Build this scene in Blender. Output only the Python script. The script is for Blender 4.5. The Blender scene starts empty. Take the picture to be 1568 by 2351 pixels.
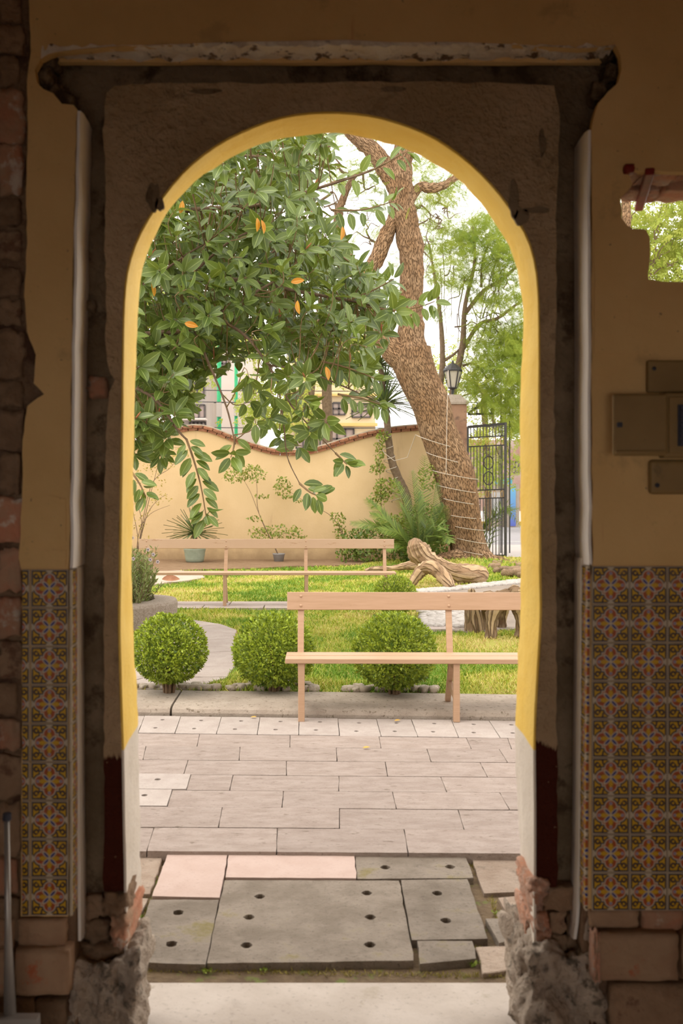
import bpy, math, random
import numpy as np
from mathutils import Vector, Matrix
from mathutils.geometry import tessellate_polygon
from mathutils import noise as mnoise

# ------------------------------------------------------------------ camera
sc = bpy.context.scene
C = sc.collection
FP, HX, HY, EYE = 2400.0, 720.0, 1120.0, 1.66     # focal length in px, vanishing point, eye height
cam_d = bpy.data.cameras.new('camera')
cam = bpy.data.objects.new('camera', cam_d)
C.objects.link(cam)
cam.location = (0, 0, EYE)
cam.rotation_euler = (math.pi / 2, 0, 0)
cam_d.sensor_width = 36.0
cam_d.lens = FP / 2351.0 * 36.0
cam_d.shift_x = (784.0 - HX) / 2351.0
cam_d.shift_y = (HY - 1175.5) / 2351.0
cam_d.clip_start = 0.05
cam_d.clip_end = 400
cam_d.dof.use_dof = True
cam_d.dof.focus_distance = 10.0
cam_d.dof.aperture_fstop = 4.0
sc.camera = cam

# ------------------------------------------------------------------ sky, sun, exposure
w = bpy.data.worlds.new('overcast_sky')
sc.world = w
w.use_nodes = True
wt = w.node_tree
bg = wt.nodes['Background']
bg.inputs['Color'].default_value = (1.0, 0.955, 0.925, 1)
bg.inputs['Strength'].default_value = 2.0
sun_d = bpy.data.lights.new('hazy_sun', 'SUN')
sun_d.energy = 1.9
sun_d.angle = math.radians(50)
sun_d.color = (1.0, 0.93, 0.82)
sun = bpy.data.objects.new('hazy_sun', sun_d)
C.objects.link(sun)
sun.rotation_euler = Vector((0.42, 0.28, -1.0)).to_track_quat('-Z', 'Y').to_euler()
sun.location = (-6, -4, 14)
sc.view_settings.view_transform = 'Standard'
sc.view_settings.look = 'None'
sc.view_settings.gamma = 1.0
sc.view_settings.use_curve_mapping = False
sc.view_settings.exposure = 0.30
sc.cycles.max_bounces = 8
sc.cycles.diffuse_bounces = 5
sc.cycles.transparent_max_bounces = 6
sc.cycles.sample_clamp_indirect = 6.0

random.seed(7)
RNG = np.random.default_rng(7)
R = random.random
def U(a, b): return a + (b - a) * random.random()

# ------------------------------------------------------------------ placing
def P(px, py, d):
    """point at distance d behind the lens plane that shows at photo pixel px, py"""
    return Vector(((px - HX) / FP * d, d, EYE - (py - HY) / FP * d))
def GD(py, z=0.0): return FP * (EYE - z) / (py - HY)
def G(px, py, z=0.0):
    d = GD(py, z)
    return Vector(((px - HX) / FP * d, d, z))

# ------------------------------------------------------------------ mesh collecting
class MB:
    def __init__(s): s.v, s.f, s.m, s.uv = [], [], [], []
    def add(s, vs, fs, m=0, uvs=None):
        o = len(s.v)
        s.v.extend([tuple(v) for v in vs])
        for k, f in enumerate(fs):
            s.f.append([i + o for i in f]); s.m.append(m)
            s.uv.append(uvs[k] if uvs else None)
        return s
    def box(s, c, h, rot=None, m=0, taper=1.0):
        """centre, half sizes"""
        vs = []
        for z in (-1, 1):
            t = taper if z > 0 else 1.0
            for x, y in ((-1, -1), (1, -1), (1, 1), (-1, 1)):
                p = Vector((x * h[0] * t, y * h[1] * t, z * h[2]))
                if rot is not None: p = rot @ p
                vs.append(p + Vector(c))
        s.add(vs, [(3, 2, 1, 0), (4, 5, 6, 7), (0, 1, 5, 4), (1, 2, 6, 5), (2, 3, 7, 6), (3, 0, 4, 7)], m)
        return s
    def bar(s, a, b, w, t, up=Vector((0, 0, 1)), m=0):
        """rectangular bar from a to b, w across, t along the up hint"""
        a, b = Vector(a), Vector(b)
        z = (b - a); L = z.length; z = z / L
        x = z.cross(up)
        if x.length < 1e-4: x = z.cross(Vector((0, 1, 0)))
        x.normalize(); y = x.cross(z)
        rot = Matrix((x, y, z)).transposed()
        return s.box((a + b) / 2, (w / 2, t / 2, L / 2), rot, m)
    def tube(s, pts, rad, n=8, cap=True, m=0, wob=0.0, seed=0, flute=None):
        pts = [Vector(p) for p in pts]
        k = len(pts)
        if not hasattr(rad, '__len__'): rad = [rad] * k
        T = []
        for i in range(k):
            t = (pts[min(i + 1, k - 1)] - pts[max(i - 1, 0)])
            T.append(t.normalized() if t.length > 1e-9 else Vector((0, 0, 1)))
        ref = Vector((0, 0, 1)) if abs(T[0].z) < 0.9 else Vector((1, 0, 0))
        x = T[0].cross(ref).normalized()
        vs, L, Ls = [], 0.0, []
        for i in range(k):
            if i: L += (pts[i] - pts[i - 1]).length
            Ls.append(L)
            x = (x - T[i] * x.dot(T[i]))
            x = x.normalized() if x.length > 1e-6 else T[i].orthogonal().normalized()
            y = T[i].cross(x)
            for j in range(n):
                a = 2 * math.pi * j / n
                r = rad[i]
                if flute: r *= flute(a, L)
                p = pts[i] + (x * math.cos(a) + y * math.sin(a)) * r
                if wob:
                    q = p * (1.1 / max(rad[i], 0.02)) * 0.8
                    r2 = rad[i] * wob * mnoise.noise(q + Vector((seed, 0, 0)))
                    p = p + (x * math.cos(a) + y * math.sin(a)) * r2
                vs.append(p)
        fs, uv = [], []
        rm = max(rad)
        for i in range(k - 1):
            for j in range(n):
                j2 = (j + 1) % n
                fs.append((i * n + j, i * n + j2, (i + 1) * n + j2, (i + 1) * n + j))
                c = 2 * math.pi * rm
                uv.append([(j / n * c, Ls[i]), ((j + 1) / n * c, Ls[i]), ((j + 1) / n * c, Ls[i + 1]), (j / n * c, Ls[i + 1])])
        if cap:
            fs.append(tuple(range(n - 1, -1, -1))); uv.append([(math.cos(2 * math.pi * j / n) * rm, math.sin(2 * math.pi * j / n) * rm) for j in range(n)])
            fs.append(tuple(range((k - 1) * n, k * n))); uv.append([(math.cos(2 * math.pi * j / n) * rm, math.sin(2 * math.pi * j / n) * rm) for j in range(n)])
        return s.add(vs, fs, m, uv)
    def lathe(s, prof, c=(0, 0, 0), n=20, m=0):
        """profile of (radius, z) turned about the vertical through c"""
        vs, fs = [], []
        for r, z in prof:
            for j in range(n):
                a = 2 * math.pi * j / n
                vs.append((c[0] + r * math.cos(a), c[1] + r * math.sin(a), c[2] + z))
        for i in range(len(prof) - 1):
            for j in range(n):
                j2 = (j + 1) % n
                fs.append((i * n + j, i * n + j2, (i + 1) * n + j2, (i + 1) * n + j))
        fs.append(tuple(range(n - 1, -1, -1))); fs.append(tuple(range((len(prof) - 1) * n, len(prof) * n)))
        return s.add(vs, fs, m)
    def slab(s, outline, holes, z0, z1, axis='z', m=0, mside=None):
        """flat outline (list of 2D) with holes, extruded from z0 to z1 along an axis; z1 is the face seen"""
        polys = [outline] + list(holes)
        def w3(p, t):
            return (p[0], p[1], t) if axis == 'z' else (p[0], t, p[1])
        tri = tessellate_polygon([[Vector((p[0], p[1], 0)) for p in q] for q in polys])
        flat = [p for q in polys for p in q]
        n = len(flat)
        vs = [w3(p, z0) for p in flat] + [w3(p, z1) for p in flat]
        fs = []
        for a, b, c in tri:
            pa, pb, pc = flat[a], flat[b], flat[c]
            cr = (pb[0] - pa[0]) * (pc[1] - pa[1]) - (pb[1] - pa[1]) * (pc[0] - pa[0])
            if cr < 0: b, c = c, b
            if axis == 'z':
                fs.append((n + a, n + b, n + c)); fs.append((c, b, a))
            else:
                fs.append((n + a, n + b, n + c) if z1 < z0 else (n + c, n + b, n + a))
                fs.append((c, b, a) if z1 < z0 else (a, b, c))
        s.add(vs, fs, m)
        o = 0
        fs = []
        for qi, q in enumerate(polys):
            k = len(q)
            ar = sum(q[i][0] * q[(i + 1) % k][1] - q[(i + 1) % k][0] * q[i][1] for i in range(k))
            out = (ar > 0) == (qi == 0)
            flip = (not out) if axis == 'z' else (out if z1 > z0 else not out)
            for i in range(k):
                j = (i + 1) % k
                f = (o + i, o + j, n + o + j, n + o + i)
                fs.append(f[::-1] if flip else f)
            o += k
        base = len(s.v) - 2 * n
        for f in fs:
            s.f.append([i + base for i in f]); s.m.append(m if mside is None else mside); s.uv.append(None)
        return s
    def mesh(s, name):
        me = bpy.data.meshes.new(name)
        me.from_pydata(s.v, [], s.f)
        if any(u is not None for u in s.uv):
            ul = me.uv_layers.new(name='UVMap')
            flat = []
            for f, u in zip(s.f, s.uv):
                if u is None: flat.extend([0.0, 0.0] * len(f))
                else:
                    for q in u: flat.extend(q)
            ul.data.foreach_set('uv', flat)
        if any(s.m): me.polygons.foreach_set('material_index', s.m)
        me.update()
        return me
    def build(s, name, mats, parent=None, smooth=False, bevel=0.0, seg=1):
        return obj(name, s.mesh(name), mats, parent, smooth, bevel, seg)

def obj(name, me, mats, parent=None, smooth=False, bevel=0.0, seg=1):
    if not isinstance(mats, (list, tuple)): mats = [mats]
    if not me.materials:
        for q in mats: me.materials.append(q)
    if smooth: me.polygons.foreach_set('use_smooth', [True] * len(me.polygons))
    o = bpy.data.objects.new(name, me)
    C.objects.link(o)
    if parent is not None:
        o.parent = parent
        o.matrix_parent_inverse = Matrix.LocRotScale(parent.location, parent.rotation_euler, parent.scale).inverted()
    if bevel:
        b = o.modifiers.new('edge', 'BEVEL'); b.width = bevel; b.segments = seg; b.limit_method = 'ANGLE'; b.angle_limit = 0.6
    return o
def empty(name, loc=(0, 0, 0)):
    o = bpy.data.objects.new(name, None); C.objects.link(o); o.location = loc; o.empty_display_size = 0.1
    return o
def tag(o, label=None, cat=None, group=None, kind=None):
    if label: o['label'] = label
    if cat: o['category'] = cat
    if group: o['group'] = group
    if kind: o['kind'] = kind
    return o
def struct(o): o['kind'] = 'structure'; return o

def fbm(v, o=3):
    return mnoise.fractal(v, 1.0, 2.0, o)

def rock_mesh(name, h, rough=0.25, seed=0, sub=3, box=0.6, mats=None, freq=1.6):
    """rounded irregular stone inside half sizes h: a subdivided cube pulled between box and ball, then noised"""
    n = 2 ** sub
    idx, vs, fs = {}, [], []
    def vert(p):
        k = tuple(round(c * 1000) for c in p)
        if k not in idx:
            idx[k] = len(vs); vs.append(p)
        return idx[k]
    for ax in range(3):
        for sg in (-1, 1):
            for i in range(n):
                for j in range(n):
                    q = []
                    for di, dj in ((0, 0), (1, 0), (1, 1), (0, 1)):
                        a, b = -1 + 2 * (i + di) / n, -1 + 2 * (j + dj) / n
                        p = [0, 0, 0]; p[ax] = sg; p[(ax + 1) % 3] = a; p[(ax + 2) % 3] = b
                        q.append(vert(tuple(p)))
                    fs.append(q if sg > 0 else q[::-1])
    out = []
    for p in vs:
        v = Vector(p); s_ = v.normalized() * 1.25
        v = v * box + s_ * (1 - box)
        k = 1 + rough * fbm(v * freq + Vector((seed * 3.7, seed * 1.3, 0)), 4)
        out.append((v.x * h[0] * k, v.y * h[1] * k, v.z * h[2] * k))
    me = bpy.data.meshes.new(name)
    me.from_pydata(out, [], fs); me.update()
    if mats is not None: me.materials.append(mats)
    return me

# ------------------------------------------------------------------ leaves: many small pieces in one mesh
def cloud_mesh(name, base_v, base_f, pos, ydir, nrm, scale, uv=None, tint=None, sx=None):
    """copies of a small base piece (y along, z out) at pos, along ydir, facing nrm"""
    bv = np.asarray(base_v, float); nb = len(bv)
    pos = np.asarray(pos, float); n = len(pos)
    y = np.asarray(ydir, float); y = y / (np.linalg.norm(y, axis=1, keepdims=True) + 1e-9)
    z = np.asarray(nrm, float); z = z - y * np.sum(y * z, axis=1, keepdims=True)
    z = z / (np.linalg.norm(z, axis=1, keepdims=True) + 1e-9)
    x = np.cross(y, z)
    sc_ = np.asarray(scale, float).reshape(-1, 1)
    if sc_.shape[0] == 1: sc_ = np.repeat(sc_, n, 0)
    M = np.stack([x, y, z], axis=1)                      # n,3,3 rows are axes
    bb = np.repeat(bv[None], n, 0) * sc_[:, None]
    if sx is not None: bb[:, :, 0] *= np.asarray(sx).reshape(-1, 1)
    V = np.einsum('nbk,nkj->nbj', bb, M) + pos[:, None]
    V = V.reshape(-1, 3)
    me = bpy.data.meshes.new(name)
    me.vertices.add(len(V)); me.vertices.foreach_set('co', V.astype(np.float32).ravel())
    li = np.concatenate([np.asarray(f) for f in base_f]); ln = np.array([len(f) for f in base_f])
    LI = (li[None] + (np.arange(n) * nb)[:, None]).ravel()
    LN = np.tile(ln, n)
    me.loops.add(len(LI)); me.loops.foreach_set('vertex_index', LI.astype(np.int32))
    me.polygons.add(len(LN))
    st = np.concatenate([[0], np.cumsum(LN)[:-1]])
    me.polygons.foreach_set('loop_start', st.astype(np.int32))
    if uv is not None:
        ul = me.uv_layers.new(name='UVMap')
        u = np.asarray(uv, float)[li]
        ul.data.foreach_set('uv', np.tile(u, (n, 1)).astype(np.float32).ravel())
    if tint is not None:
        at = me.attributes.new('tint', 'FLOAT', 'POINT')
        at.data.foreach_set('value', np.repeat(np.asarray(tint, float), nb).astype(np.float32))
    me.update(calc_edges=True)
    return me
def rvec(n):
    v = RNG.normal(size=(n, 3)); return v / np.linalg.norm(v, axis=1, keepdims=True)
def inpoly(x, y, poly):
    c = False; j = len(poly) - 1
    for i in range(len(poly)):
        xi, yi = poly[i]; xj, yj = poly[j]
        if (yi > y) != (yj > y) and x < (xj - xi) * (y - yi) / (yj - yi) + xi: c = not c
        j = i
    return c
def sample_poly(poly, n):
    xs = [p[0] for p in poly]; ys = [p[1] for p in poly]
    out = []
    while len(out) < n:
        x, y = U(min(xs), max(xs)), U(min(ys), max(ys))
        if inpoly(x, y, poly): out.append((x, y))
    return out
def smooth_path(pts, n=6):
    """Catmull-Rom through tuples of any length"""
    pts = [np.array(p, float) for p in pts]
    out = []
    for i in range(len(pts) - 1):
        p0, p1, p2, p3 = pts[max(i - 1, 0)], pts[i], pts[i + 1], pts[min(i + 2, len(pts) - 1)]
        for k in range(n):
            t = k / n
            out.append(0.5 * ((2 * p1) + (-p0 + p2) * t + (2 * p0 - 5 * p1 + 4 * p2 - p3) * t * t + (-p0 + 3 * p1 - 3 * p2 + p3) * t ** 3))
    out.append(pts[-1])
    return out

# ------------------------------------------------------------------ materials
class NT:
    def __init__(s, name):
        s.m = bpy.data.materials.new(name); s.m.use_nodes = True
        s.t = s.m.node_tree; s.b = s.t.nodes['Principled BSDF']
    def n(s, typ, **kw):
        q = s.t.nodes.new(typ)
        for k, v in kw.items(): setattr(q, k, v)
        return q
    def l(s, a, b): s.t.links.new(a, b)
    def val(s, sock, v):
        if hasattr(v, 'is_linked') or isinstance(v, bpy.types.NodeSocket): s.l(v, sock)
        else: sock.default_value = v
    def math(s, op, a, b=None, c=None, clamp=False):
        q = s.n('ShaderNodeMath', operation=op, use_clamp=clamp)
        s.val(q.inputs[0], a)
        if b is not None: s.val(q.inputs[1], b)
        if c is not None: s.val(q.inputs[2], c)
        return q.outputs[0]
    def mix(s, f, a, b):
        q = s.n('ShaderNodeMix', data_type='RGBA')
        s.val(q.inputs[0], f)
        for k, v in ((6, a), (7, b)):
            if isinstance(v, tuple): q.inputs[k].default_value = v if len(v) == 4 else (*v, 1)
            else: s.l(v, q.inputs[k])
        return q.outputs[2]
    def noise(s, vec, scale, detail=5, rough=0.6, dist=0.0):
        q = s.n('ShaderNodeTexNoise'); q.inputs['Scale'].default_value = scale
        q.inputs['Detail'].default_value = detail; q.inputs['Roughness'].default_value = rough
        q.inputs['Distortion'].default_value = dist
        if vec is not None: s.l(vec, q.inputs['Vector'])
        return q.outputs['Fac']
    def step(s, x, lo, hi):
        q = s.n('ShaderNodeMapRange', interpolation_type='SMOOTHSTEP')
        s.val(q.inputs['Value'], x); q.inputs['From Min'].default_value = lo; q.inputs['From Max'].default_value = hi
        return q.outputs[0]
    def mapping(s, vec, scale=(1, 1, 1), rot=(0, 0, 0)):
        q = s.n('ShaderNodeMapping'); q.inputs['Scale'].default_value = scale; q.inputs['Rotation'].default_value = rot
        s.l(vec, q.inputs['Vector']); return q.outputs[0]
    def bump(s, h, strength=0.3, dist=0.01):
        q = s.n('ShaderNodeBump'); q.inputs['Strength'].default_value = strength; q.inputs['Distance'].default_value = dist
        s.l(h, q.inputs['Height']); s.l(q.outputs[0], s.b.inputs['Normal']); return q
    def set(s, rough=0.8, spec=0.3, metal=0.0):
        s.b.inputs['Roughness'].default_value = rough
        s.b.inputs['Specular IOR Level'].default_value = spec
        s.b.inputs['Metallic'].default_value = metal
        return s
ALB = 1.0                                    # overall reflectance of a group of materials
def lin(r, g, b):
    f = lambda c: c / 12.92 if c <= 0.04045 else ((c + 0.055) / 1.055) ** 2.4
    return (f(r / 255), f(g / 255), f(b / 255))
def pmat(name, c1, c2, scale=6, bump=0.3, bscale=40, bdist=0.01, rough=0.85, spec=0.25, c3=None, s3=14, t3=(0.6, 0.7), rand=0.0, coord='Object', stretch=(1, 1, 1), metal=0.0, detail=6, pits=0.0, pscale=75):
    """two-tone mottled surface with fine relief and optional specks; colours linear albedo"""
    c1, c2 = tuple(v * ALB for v in c1), tuple(v * ALB for v in c2)
    if c3 is not None: c3 = tuple(v * ALB for v in c3)
    q = NT(name)
    if coord == 'UV': vec = q.n('ShaderNodeTexCoord').outputs['UV']
    elif coord == 'World': vec = q.n('ShaderNodeNewGeometry').outputs['Position']
    else: vec = q.n('ShaderNodeTexCoord').outputs['Object']
    if rand:
        oi = q.n('ShaderNodeObjectInfo')
        cb = q.n('ShaderNodeVectorMath', operation='SCALE'); cb.inputs[0].default_value = (37, 19, 53); q.l(oi.outputs['Random'], cb.inputs['Scale'])
        ad = q.n('ShaderNodeVectorMath', operation='ADD'); q.l(vec, ad.inputs[0]); q.l(cb.outputs[0], ad.inputs[1]); vec = ad.outputs[0]
    if stretch != (1, 1, 1): vec = q.mapping(vec, stretch)
    f = q.step(q.noise(vec, scale, detail, 0.62), 0.32, 0.68)
    col = q.mix(f, c1, c2)
    if c3 is not None:
        col = q.mix(q.step(q.noise(vec, s3, 5, 0.65), *t3), col, c3)
    if pits:
        pn = q.step(q.noise(vec, pscale, 4, 0.7), 0.57, 0.68)
        col = q.mix(q.math('MULTIPLY', pn, pits), col, tuple(v * 0.38 for v in c1))
        st_ = q.step(q.noise(vec, pscale * 0.16, 6, 0.75, 0.8), 0.52, 0.72)
        col = q.mix(q.math('MULTIPLY', st_, pits * 0.55), col, tuple(v * 0.55 for v in c1))
    if rand:
        hs = q.n('ShaderNodeHueSaturation'); q.l(col, hs.inputs['Color'])
        q.l(q.math('MULTIPLY_ADD', oi.outputs['Random'], 2 * rand, 1 - rand), hs.inputs['Value']); col = hs.outputs[0]
    q.l(col, q.b.inputs['Base Color'])
    q.set(rough, spec, metal)
    if bump:
        h = q.math('ADD', q.noise(vec, bscale, 6, 0.65), q.math('MULTIPLY', q.noise(vec, scale * 1.7, 3), 1.5))
        q.bump(h, bump, bdist)
    return q.m
# ================================================================== the dark room and the doorway wall
def XZ(px, py, Y): p = P(px, py, Y); return (p.x, p.z)
def XZs(pts, Y): return [XZ(x, y, Y) for x, y in pts]
def ragged(pts, step=18, amp=2.0, seed=1, closed=True):
    """resample a pixel outline and roughen it"""
    out = []
    n = len(pts)
    for i in range(n if closed else n - 1):
        a, b = pts[i], pts[(i + 1) % n]
        L = math.hypot(b[0] - a[0], b[1] - a[1]); k = max(1, int(L / step))
        for j in range(k):
            t = j / k
            x, y = a[0] + (b[0] - a[0]) * t, a[1] + (b[1] - a[1]) * t
            far = abs(x) > 1700 or y < -80 or y > 2400 or x < -100
            if not far:
                v = Vector((x * 0.03, y * 0.03, seed * 5.1))
                x += amp * mnoise.noise(v) * 1.6; y += amp * mnoise.noise(v + Vector((9, 3, 1))) * 1.6
            out.append((x, y))
    return out

# --- wall materials
def plaster_mat():
    q = NT('aged_cream_plaster'); pos = q.n('ShaderNodeNewGeometry').outputs['Position']
    f = q.step(q.noise(pos, 2.3, 6, 0.6), 0.3, 0.7)
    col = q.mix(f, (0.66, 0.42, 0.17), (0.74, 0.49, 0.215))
    col = q.mix(q.math('MULTIPLY', q.step(q.noise(pos, 5.0, 7, 0.7), 0.56, 0.66), 0.45), col, (0.42, 0.27, 0.12))   # damp stains
    col = q.mix(q.math('MULTIPLY', q.step(q.noise(pos, 60, 2, 0.5), 0.70, 0.76), 0.7), col, (0.20, 0.13, 0.08))     # pits
    st = q.mapping(pos, (38, 38, 2.2))
    col = q.mix(q.math('MULTIPLY', q.step(q.noise(st, 1.0, 3, 0.5), 0.70, 0.76), 0.35), col, (0.5, 0.17, 0.09))      # reddish drips
    q.l(col, q.b.inputs['Base Color']); q.set(0.85, 0.2)
    q.bump(q.math('ADD', q.noise(pos, 7, 4), q.math('MULTIPLY', q.noise(pos, 70, 4), 0.3)), 0.35, 0.012)
    return q.m
M_plaster = plaster_mat()
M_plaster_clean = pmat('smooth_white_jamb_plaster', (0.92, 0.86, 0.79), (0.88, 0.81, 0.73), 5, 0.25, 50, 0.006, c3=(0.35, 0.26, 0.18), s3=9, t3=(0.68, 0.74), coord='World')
M_scar = pmat('dark_scarred_mortar', (0.17, 0.115, 0.065), (0.30, 0.215, 0.135), 5, 0.8, 26, 0.03, c3=(0.09, 0.055, 0.03), s3=7, t3=(0.52, 0.64), coord='World')
M_masonry = pmat('sooty_rubble_masonry', (0.16, 0.09, 0.055), (0.27, 0.17, 0.10), 4, 0.9, 22, 0.03, c3=(0.10, 0.05, 0.03), s3=6, t3=(0.5, 0.62), coord='World')
M_stone_dark = pmat('dusty_brown_stone', (0.24, 0.145, 0.085), (0.34, 0.22, 0.135), 9, 0.7, 40, 0.02, c3=(0.17, 0.09, 0.055), s3=9, t3=(0.55, 0.66), rand=0.22)
M_brick_old = pmat('old_red_brick', (0.50, 0.21, 0.12), (0.42, 0.27, 0.17), 9, 0.7, 50, 0.012, c3=(0.60, 0.50, 0.40), s3=11, t3=(0.56, 0.68), rand=0.18)
M_brick_dusty = pmat('dusty_plinth_brick', (0.40, 0.26, 0.16), (0.34, 0.20, 0.12), 6, 0.6, 45, 0.012, c3=(0.42, 0.13, 0.06), s3=8, t3=(0.62, 0.7), rand=0.12)
M_brick_raw = pmat('broken_orange_brick', (0.74, 0.34, 0.20), (0.70, 0.46, 0.34), 14, 1.0, 60, 0.02, c3=(0.66, 0.52, 0.42), s3=16, t3=(0.55, 0.66), rand=0.12)
M_rock = pmat('grey_volcanic_rock', (0.46, 0.36, 0.27), (0.62, 0.51, 0.40), 8, 1.0, 34, 0.03, c3=(0.20, 0.16, 0.12), s3=13, t3=(0.54, 0.64))
def panel_mat():
    q = NT('grey_brown_arch_plaster'); geo = q.n('ShaderNodeNewGeometry'); pos = geo.outputs['Position']
    sp = q.n('ShaderNodeSeparateXYZ'); q.l(pos, sp.inputs[0])
    f = q.step(q.noise(pos, 3.0, 7, 0.65), 0.32, 0.68)
    col = q.mix(f, (0.50, 0.345, 0.195), (0.64, 0.46, 0.285))
    col = q.mix(q.math('MULTIPLY', q.step(q.noise(pos, 9, 6, 0.7), 0.56, 0.70), 0.5), col, (0.22, 0.155, 0.095))
    # brushed oxblood band near the floor, ragged upper edge
    st = q.mapping(pos, (14, 14, 3))
    edge = q.math('ADD', q.math('MULTIPLY', sp.outputs['X'], 0.035), q.math('MULTIPLY_ADD', q.noise(st, 1.6, 5, 0.7), 0.16, 0.80))
    band = q.step(q.math('SUBTRACT', edge, sp.outputs['Z']), -0.004, 0.012)
    band = q.math('MULTIPLY', band, q.step(q.noise(pos, 22, 5, 0.7), 0.30, 0.36))
    col = q.mix(band, col, (0.085, 0.018, 0.009))
    q.l(col, q.b.inputs['Base Color']); q.set(0.9, 0.15)
    q.bump(q.math('ADD', q.noise(pos, 12, 6, 0.7), q.math('MULTIPLY', q.noise(pos, 60, 5), 0.35)), 1.0, 0.06)
    return q.m
M_panel = panel_mat()
def yellow_mat():
    q = NT('yellow_and_white_arch_paint'); geo = q.n('ShaderNodeNewGeometry'); pos = geo.outputs['Position']
    sp = q.n('ShaderNodeSeparateXYZ'); q.l(pos, sp.inputs[0])
    f = q.noise(pos, 5, 5, 0.6)
    yel = q.mix(q.step(f, 0.3, 0.7), (0.93, 0.60, 0.09), (0.96, 0.66, 0.14))
    yel = q.mix(q.math('MULTIPLY', q.step(q.noise(pos, 30, 4, 0.6), 0.66, 0.72), 0.3), yel, (0.50, 0.30, 0.05))
    wht = q.mix(q.step(f, 0.3, 0.7), (0.80, 0.71, 0.60), (0.74, 0.65, 0.54))
    # the white lower coat stops at a soft curve that climbs towards the courtyard side
    t = q.math('SUBTRACT', sp.outputs['Y'], 3.09)
    lim = q.math('MULTIPLY_ADD', q.math('POWER', q.math('MAXIMUM', q.math('MULTIPLY', t, 3.6), 0.0), 0.8), 0.02, 0.885)
    mask = q.step(q.math('SUBTRACT', sp.outputs['Z'], lim), -0.003, 0.003)
    q.l(q.mix(mask, wht, yel), q.b.inputs['Base Color']); q.set(0.6, 0.3)
    q.bump(q.math('ADD', q.noise(pos, 14, 4), q.math('MULTIPLY', q.noise(pos, 60, 3), 0.4)), 0.45, 0.012)
    return q.m
M_yellow = yellow_mat()
M_floor = pmat('worn_pale_threshold_stone', (0.43, 0.365, 0.305), (0.53, 0.46, 0.395), 3.5, 0.3, 60, 0.006, c3=(0.40, 0.34, 0.27), s3=8, t3=(0.6, 0.7), coord='World', pits=0.35, pscale=55)
M_ceiling = pmat('smoky_ceiling_plaster', (0.26, 0.17, 0.09), (0.32, 0.21, 0.12), 2, 0.2, 30, 0.01, coord='World')

# --- shell of the room
fl = struct(MB().box((0, -0.2, -0.14), (2.7, 3.79, 0.10)).build('floor', M_floor))
struct(MB().box((0, -0.6, 3.72), (2.8, 3.94, 0.10)).build('ceiling', M_ceiling))
struct(MB().box((-2.75, -0.5, 1.8), (0.10, 3.5, 1.85)).build('wall_left', M_masonry))
struct(MB().box((2.75, -0.5, 1.8), (0.10, 3.5, 1.85)).build('wall_right', M_plaster))
bw = MB()   # wall behind the viewer with two openings added to let fill light in
bw.slab([(-2.85, -0.05), (2.85, -0.05), (2.85, 3.62), (-2.85, 3.62)],
        [[(-2.5, 0.15), (-0.2, 0.15), (-0.2, 2.0), (-2.5, 2.0)], [(0.2, 0.15), (2.5, 0.15), (2.5, 2.0), (0.2, 2.0)]], -4.2, -4.0, axis='y')
struct(bw.build('wall_back', M_plaster))
pw = MB().slab([(-2.66, -0.05), (-2.2, -0.05), (-2.2, 1.8), (2.2, 1.8), (2.2, -0.05), (2.66, -0.05), (2.66, 3.62), (-2.66, 3.62)], [], -0.9, -0.7, axis='y')
struct(pw.build('wall_light_baffle', M_plaster))   # added unseen wall with low wide opening, dims the top of the doorway wall

# --- doorway wall: plaster skin, masonry behind it, arch panel, arch lining
T0, T1, T2, T3, TC = 3.0, 3.03, 3.15, 3.33, 3.09
hole1 = [(1429, 392), (1445, 404), (1451, 424), (1440, 440), (1424, 456), (1428, 478), (1427, 500), (1440, 517), (1453, 526), (1482, 527), (1491, 546), (1493, 580), (1491, 612), (1487, 641), (1520, 646), (1600, 648), (1730, 646), (1735, 520), (1730, 398)]
open_edge = [(165, 2460), (165, 2176), (160, 1800), (158, 1420), (157, 1310), (160, 1250), (163, 900), (168, 600), (172, 400), (177, 252), (168, 240), (142, 238), (122, 214), (100, 205), (84, 190), (79, 160), (92, 136), (130, 120),
             (260, 108), (400, 104), (520, 99), (680, 96), (800, 94), (900, 99), (1050, 99), (1200, 105), (1330, 112), (1412, 104), (1425, 124), (1428, 160), (1420, 190), (1395, 210), (1375, 236), (1362, 270), (1358, 300),
             (1358, 900), (1359, 1200), (1362, 1288), (1356, 1330), (1352, 1800), (1348, 2087)]
skin_r = open_edge + [(1348, 2087), (1760, 2087), (3000, 2087), (3000, -480), (-100, -480)]
# skin outline: right of the opening it stops at the foot of the tiles, left it stops at the broken edge beside the bare masonry
skin = [(157, 2104)] + [p for p in open_edge if p[1] < 2104] + [(1760, 2087), (3000, 2087), (3000, -480), (66, -480), (66, -20), (70, 120), (62, 180), (64, 300), (60, 420), (62, 560), (55, 680), (62, 760), (82, 815), (78, 880), (102, 905), (62, 932), (52, 1010), (50, 1150), (44, 1280), (52, 1320), (50, 1700), (48, 2104)]
skin = ragged(skin, 16, 1.8, 2)
wf = MB().slab(XZs(skin, T0), [XZs(ragged(hole1, 8, 1.0, 4), T0)], T1, T0, axis='y').build('wall_front', M_plaster)
struct(wf)
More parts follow.
